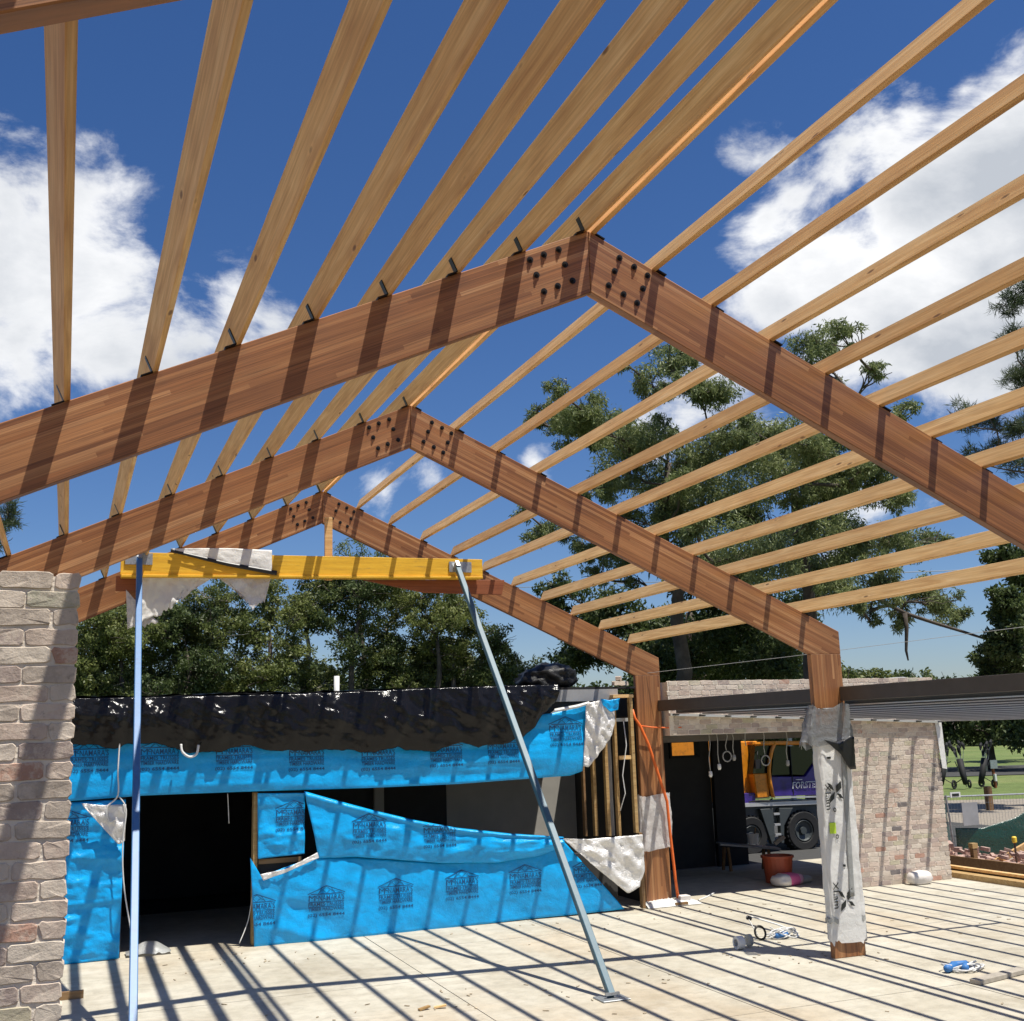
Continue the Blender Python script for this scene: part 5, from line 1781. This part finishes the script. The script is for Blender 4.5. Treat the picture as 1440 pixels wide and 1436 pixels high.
tree('gum_tree', 'tall open gum tree with pale leaf clumps, left of the tallest crown behind the roof', (19.6, 39.5, -.2), (18.6, 39.0, 13.5), .42, fuller(GUM1, 1), M_LEAF_GUM, 1900, LL, LW, .5, 1, 'gum trees behind the brick wall')
tree('gum_tree', 'tallest open gum tree with a bare limb reaching out to the right', (22.2, 36.0, -.2), (22.4, 35.6, 14.0), .40, fuller(GUM2, 2), M_LEAF_GUM, 1900, LL, LW, .5, 2, 'gum trees behind the brick wall',
     extra=[[Vector(p) for p in ((22.3, 35.6, 7.2), (23.0, 34.4, 7.6), (23.6, 33.2, 7.35), (24.3, 32.6, 6.75), (25.3, 32.2, 6.35), (26.2, 31.8, 6.0), (26.9, 31.6, 5.75), (27.4, 31.4, 5.75))],
            [Vector(p) for p in ((24.3, 32.6, 6.75), (24.32, 32.6, 6.2), (24.2, 32.6, 5.4), (24.25, 32.6, 5.05))]])
tree('dark_tree', 'broad dense dark tree directly behind the long brick wall', (22.5, 44.5, -.2), (22.4, 44.5, 8), .6, DARK, M_LEAF_DARK, 1150, .26, .05, .35, 3)
tree('pine_tree', 'dark pine at the upper right edge with tufted branch ends', (21.8, 21.8, -.2), (21.7, 21.9, 14.6), .30, PINE, M_LEAF_PINE, 3200, .24, .009, -.2, 4, 'pine trees', limb_r=.05)
tree('cypress_tree', 'dense dark tree at the right edge above the awning', (29.2, 31.6, -.2), (29.0, 31.5, 9), .4, CONIF, M_LEAF_DARK, 2300, .20, .045, .2, 5)
tree('pine_tree', 'small dark pine top at the far left edge above the brick wall', (-6.2, 37.2, -.2), (-6.1, 37.2, 9.8), .3, LEFTPINE, M_LEAF_PINE, 3000, .24, .010, -.2, 6, 'pine trees', limb_r=.05)

# left grove: a dozen trees whose crowns follow the photo's skyline
skyl = [(-4.6, 45.5, 6.9), (-3.2, 43.8, 7.3), (-2.0, 43.0, 7.9), (-.8, 44.5, 8.5), (.3, 43.0, 8.2), (1.6, 44.0, 8.9), (3.3, 43.0, 9.3), (4.9, 44.2, 9.7), (6.6, 42.5, 9.9), (8.1, 44.0, 9.8), (9.5, 41.8, 9.1), (10.6, 43.0, 8.5), (11.8, 41.2, 7.2), (12.8, 40.8, 6.0), (14.2, 43.5, 5.4)]
glab = ['leftmost olive tree of the grove, next to the near brick wall', 'second olive tree of the grove from the brick wall', 'olive tree of the grove right of the blue raking prop', 'leafy tree of the grove under the left end of the yellow beam',
        'rounded tree of the grove under the torn plastic', 'tree of the grove behind the torn plastic tails', 'bushy tree in the left middle of the grove', 'tree of the grove below the apex stud', 'tallest leafy tree in the middle of the grove',
        'leafy tree of the grove left of the grey-blue prop', 'airy tree of the grove behind the grey-blue prop', 'tree of the grove just right of the grey-blue prop', 'lower tree of the grove below the far rafter', 'small tree of the grove above the black plastic heap', 'low tree of the grove left of the far column']
for i, (x, y, zt_) in enumerate(skyl):
    zt_ += .3 if i < 11 else .1
    rr = random.Random(100+i)
    cl = []
    nz = int(zt_/1.1)
    top = .95 if i not in (8, 9, 10) else 1.0
    for k in range(26 if i < 12 else 15):
        f = rr.random()
        zz = 1.2+(zt_-2.0)*f
        sp = 2.1*(1-.55*max(0, f-.45)) if i < 12 else 1.5*(1-.5*f)
        a = rr.uniform(0, 2*math.pi)
        cl.append((x+sp*math.cos(a)*rr.uniform(.3, 1), y+sp*math.sin(a)*rr.uniform(.3, 1), zz, rr.uniform(.8, 1.4)*(1-.35*f)))
    cl.append((x, y, zt_-.75, .9))
    for k in range(4):
        cl.append((x+rr.uniform(-1.2, 1.2), y+rr.uniform(-1, 1), zt_-rr.uniform(.9, 1.9), rr.uniform(.6, .9)))
    tree('grove_tree', glab[i], (x+rr.uniform(-.3, .3), y, -.2), (x, y, zt_*.72), .22, cl, M_LEAF_OLIVE if i % 4 else M_LEAF_DARK, 1250, .13, .030, .3, 200+i, 'trees of the grove behind the wrapped building', barkm=M_DEADWOOD if i % 2 else M_BARK, limb_r=.06)
# small gum showing beyond the grove, and the hedge behind it
cl = [(8.0, 47.5, 11.6, .8), (7.2, 47.8, 10.6, .9), (8.9, 47.2, 10.7, .8), (8.1, 47.5, 9.6, 1.2), (9.8, 47, 9.6, .9)]
tree('gum_tree', 'small airy gum top poking up behind the grove under the far rafter', (8.2, 47.5, -.2), (8.1, 47.5, 10.5), .2, cl, M_LEAF_GUM, 620, LL, LW, .5, 31, 'gum trees behind the brick wall', limb_r=.05)
# understorey mass closing the grove
und = [(-7+23*RNG.random(), 46.5+3*RNG.random(), .6+5.6*RNG.random(), 1.2+.5*RNG.random()) for _ in range(120)]
me = leaf_mesh('understorey', und, 420, .22, .06, .2, 77)
o = link('understorey', me, M_LEAF_DARK)
setp(o, kind='stuff')
# shrubs along the foot of the grove
# far tree line beyond the lawn
me = leaf_mesh('far_treeline', [(RNG.uniform(30, 130), RNG.uniform(100, 120)-.0, RNG.uniform(1, 7.5), RNG.uniform(1.6, 2.8)) for _ in range(150)], 150, .55, .16, .2, 78)
o = link('far_treeline', me, M_LEAF_DARK)
setp(o, kind='stuff')
for i, (x, y, zt_, lab) in enumerate([(45, 57.5, 6.2, 'shade tree on the lawn just right of the brick wall end'), (49, 55, 5.4, 'low spreading shade tree in the middle of the lawn'), (53, 51, 7.0, 'dark shade tree at the right of the lawn'), (42, 62, 6.5, 'bushy tree just behind the far brick wall end'), (62, 64, 9, 'tall shade tree far back on the lawn')]):
    rr = random.Random(300+i)
    cl = [(x+rr.uniform(-3.4, 3.4), y+rr.uniform(-3, 3), 2.1+(zt_-2.6)*rr.random(), rr.uniform(1.0, 1.7)) for _ in range(17)]
    tree('lawn_tree', lab, (x, y, -.2), (x, y, zt_*.6), .3, cl, M_LEAF_DARK if i % 2 else M_LEAF_OLIVE, 330, .34, .07, .3, 400+i, 'shade trees on the lawn')
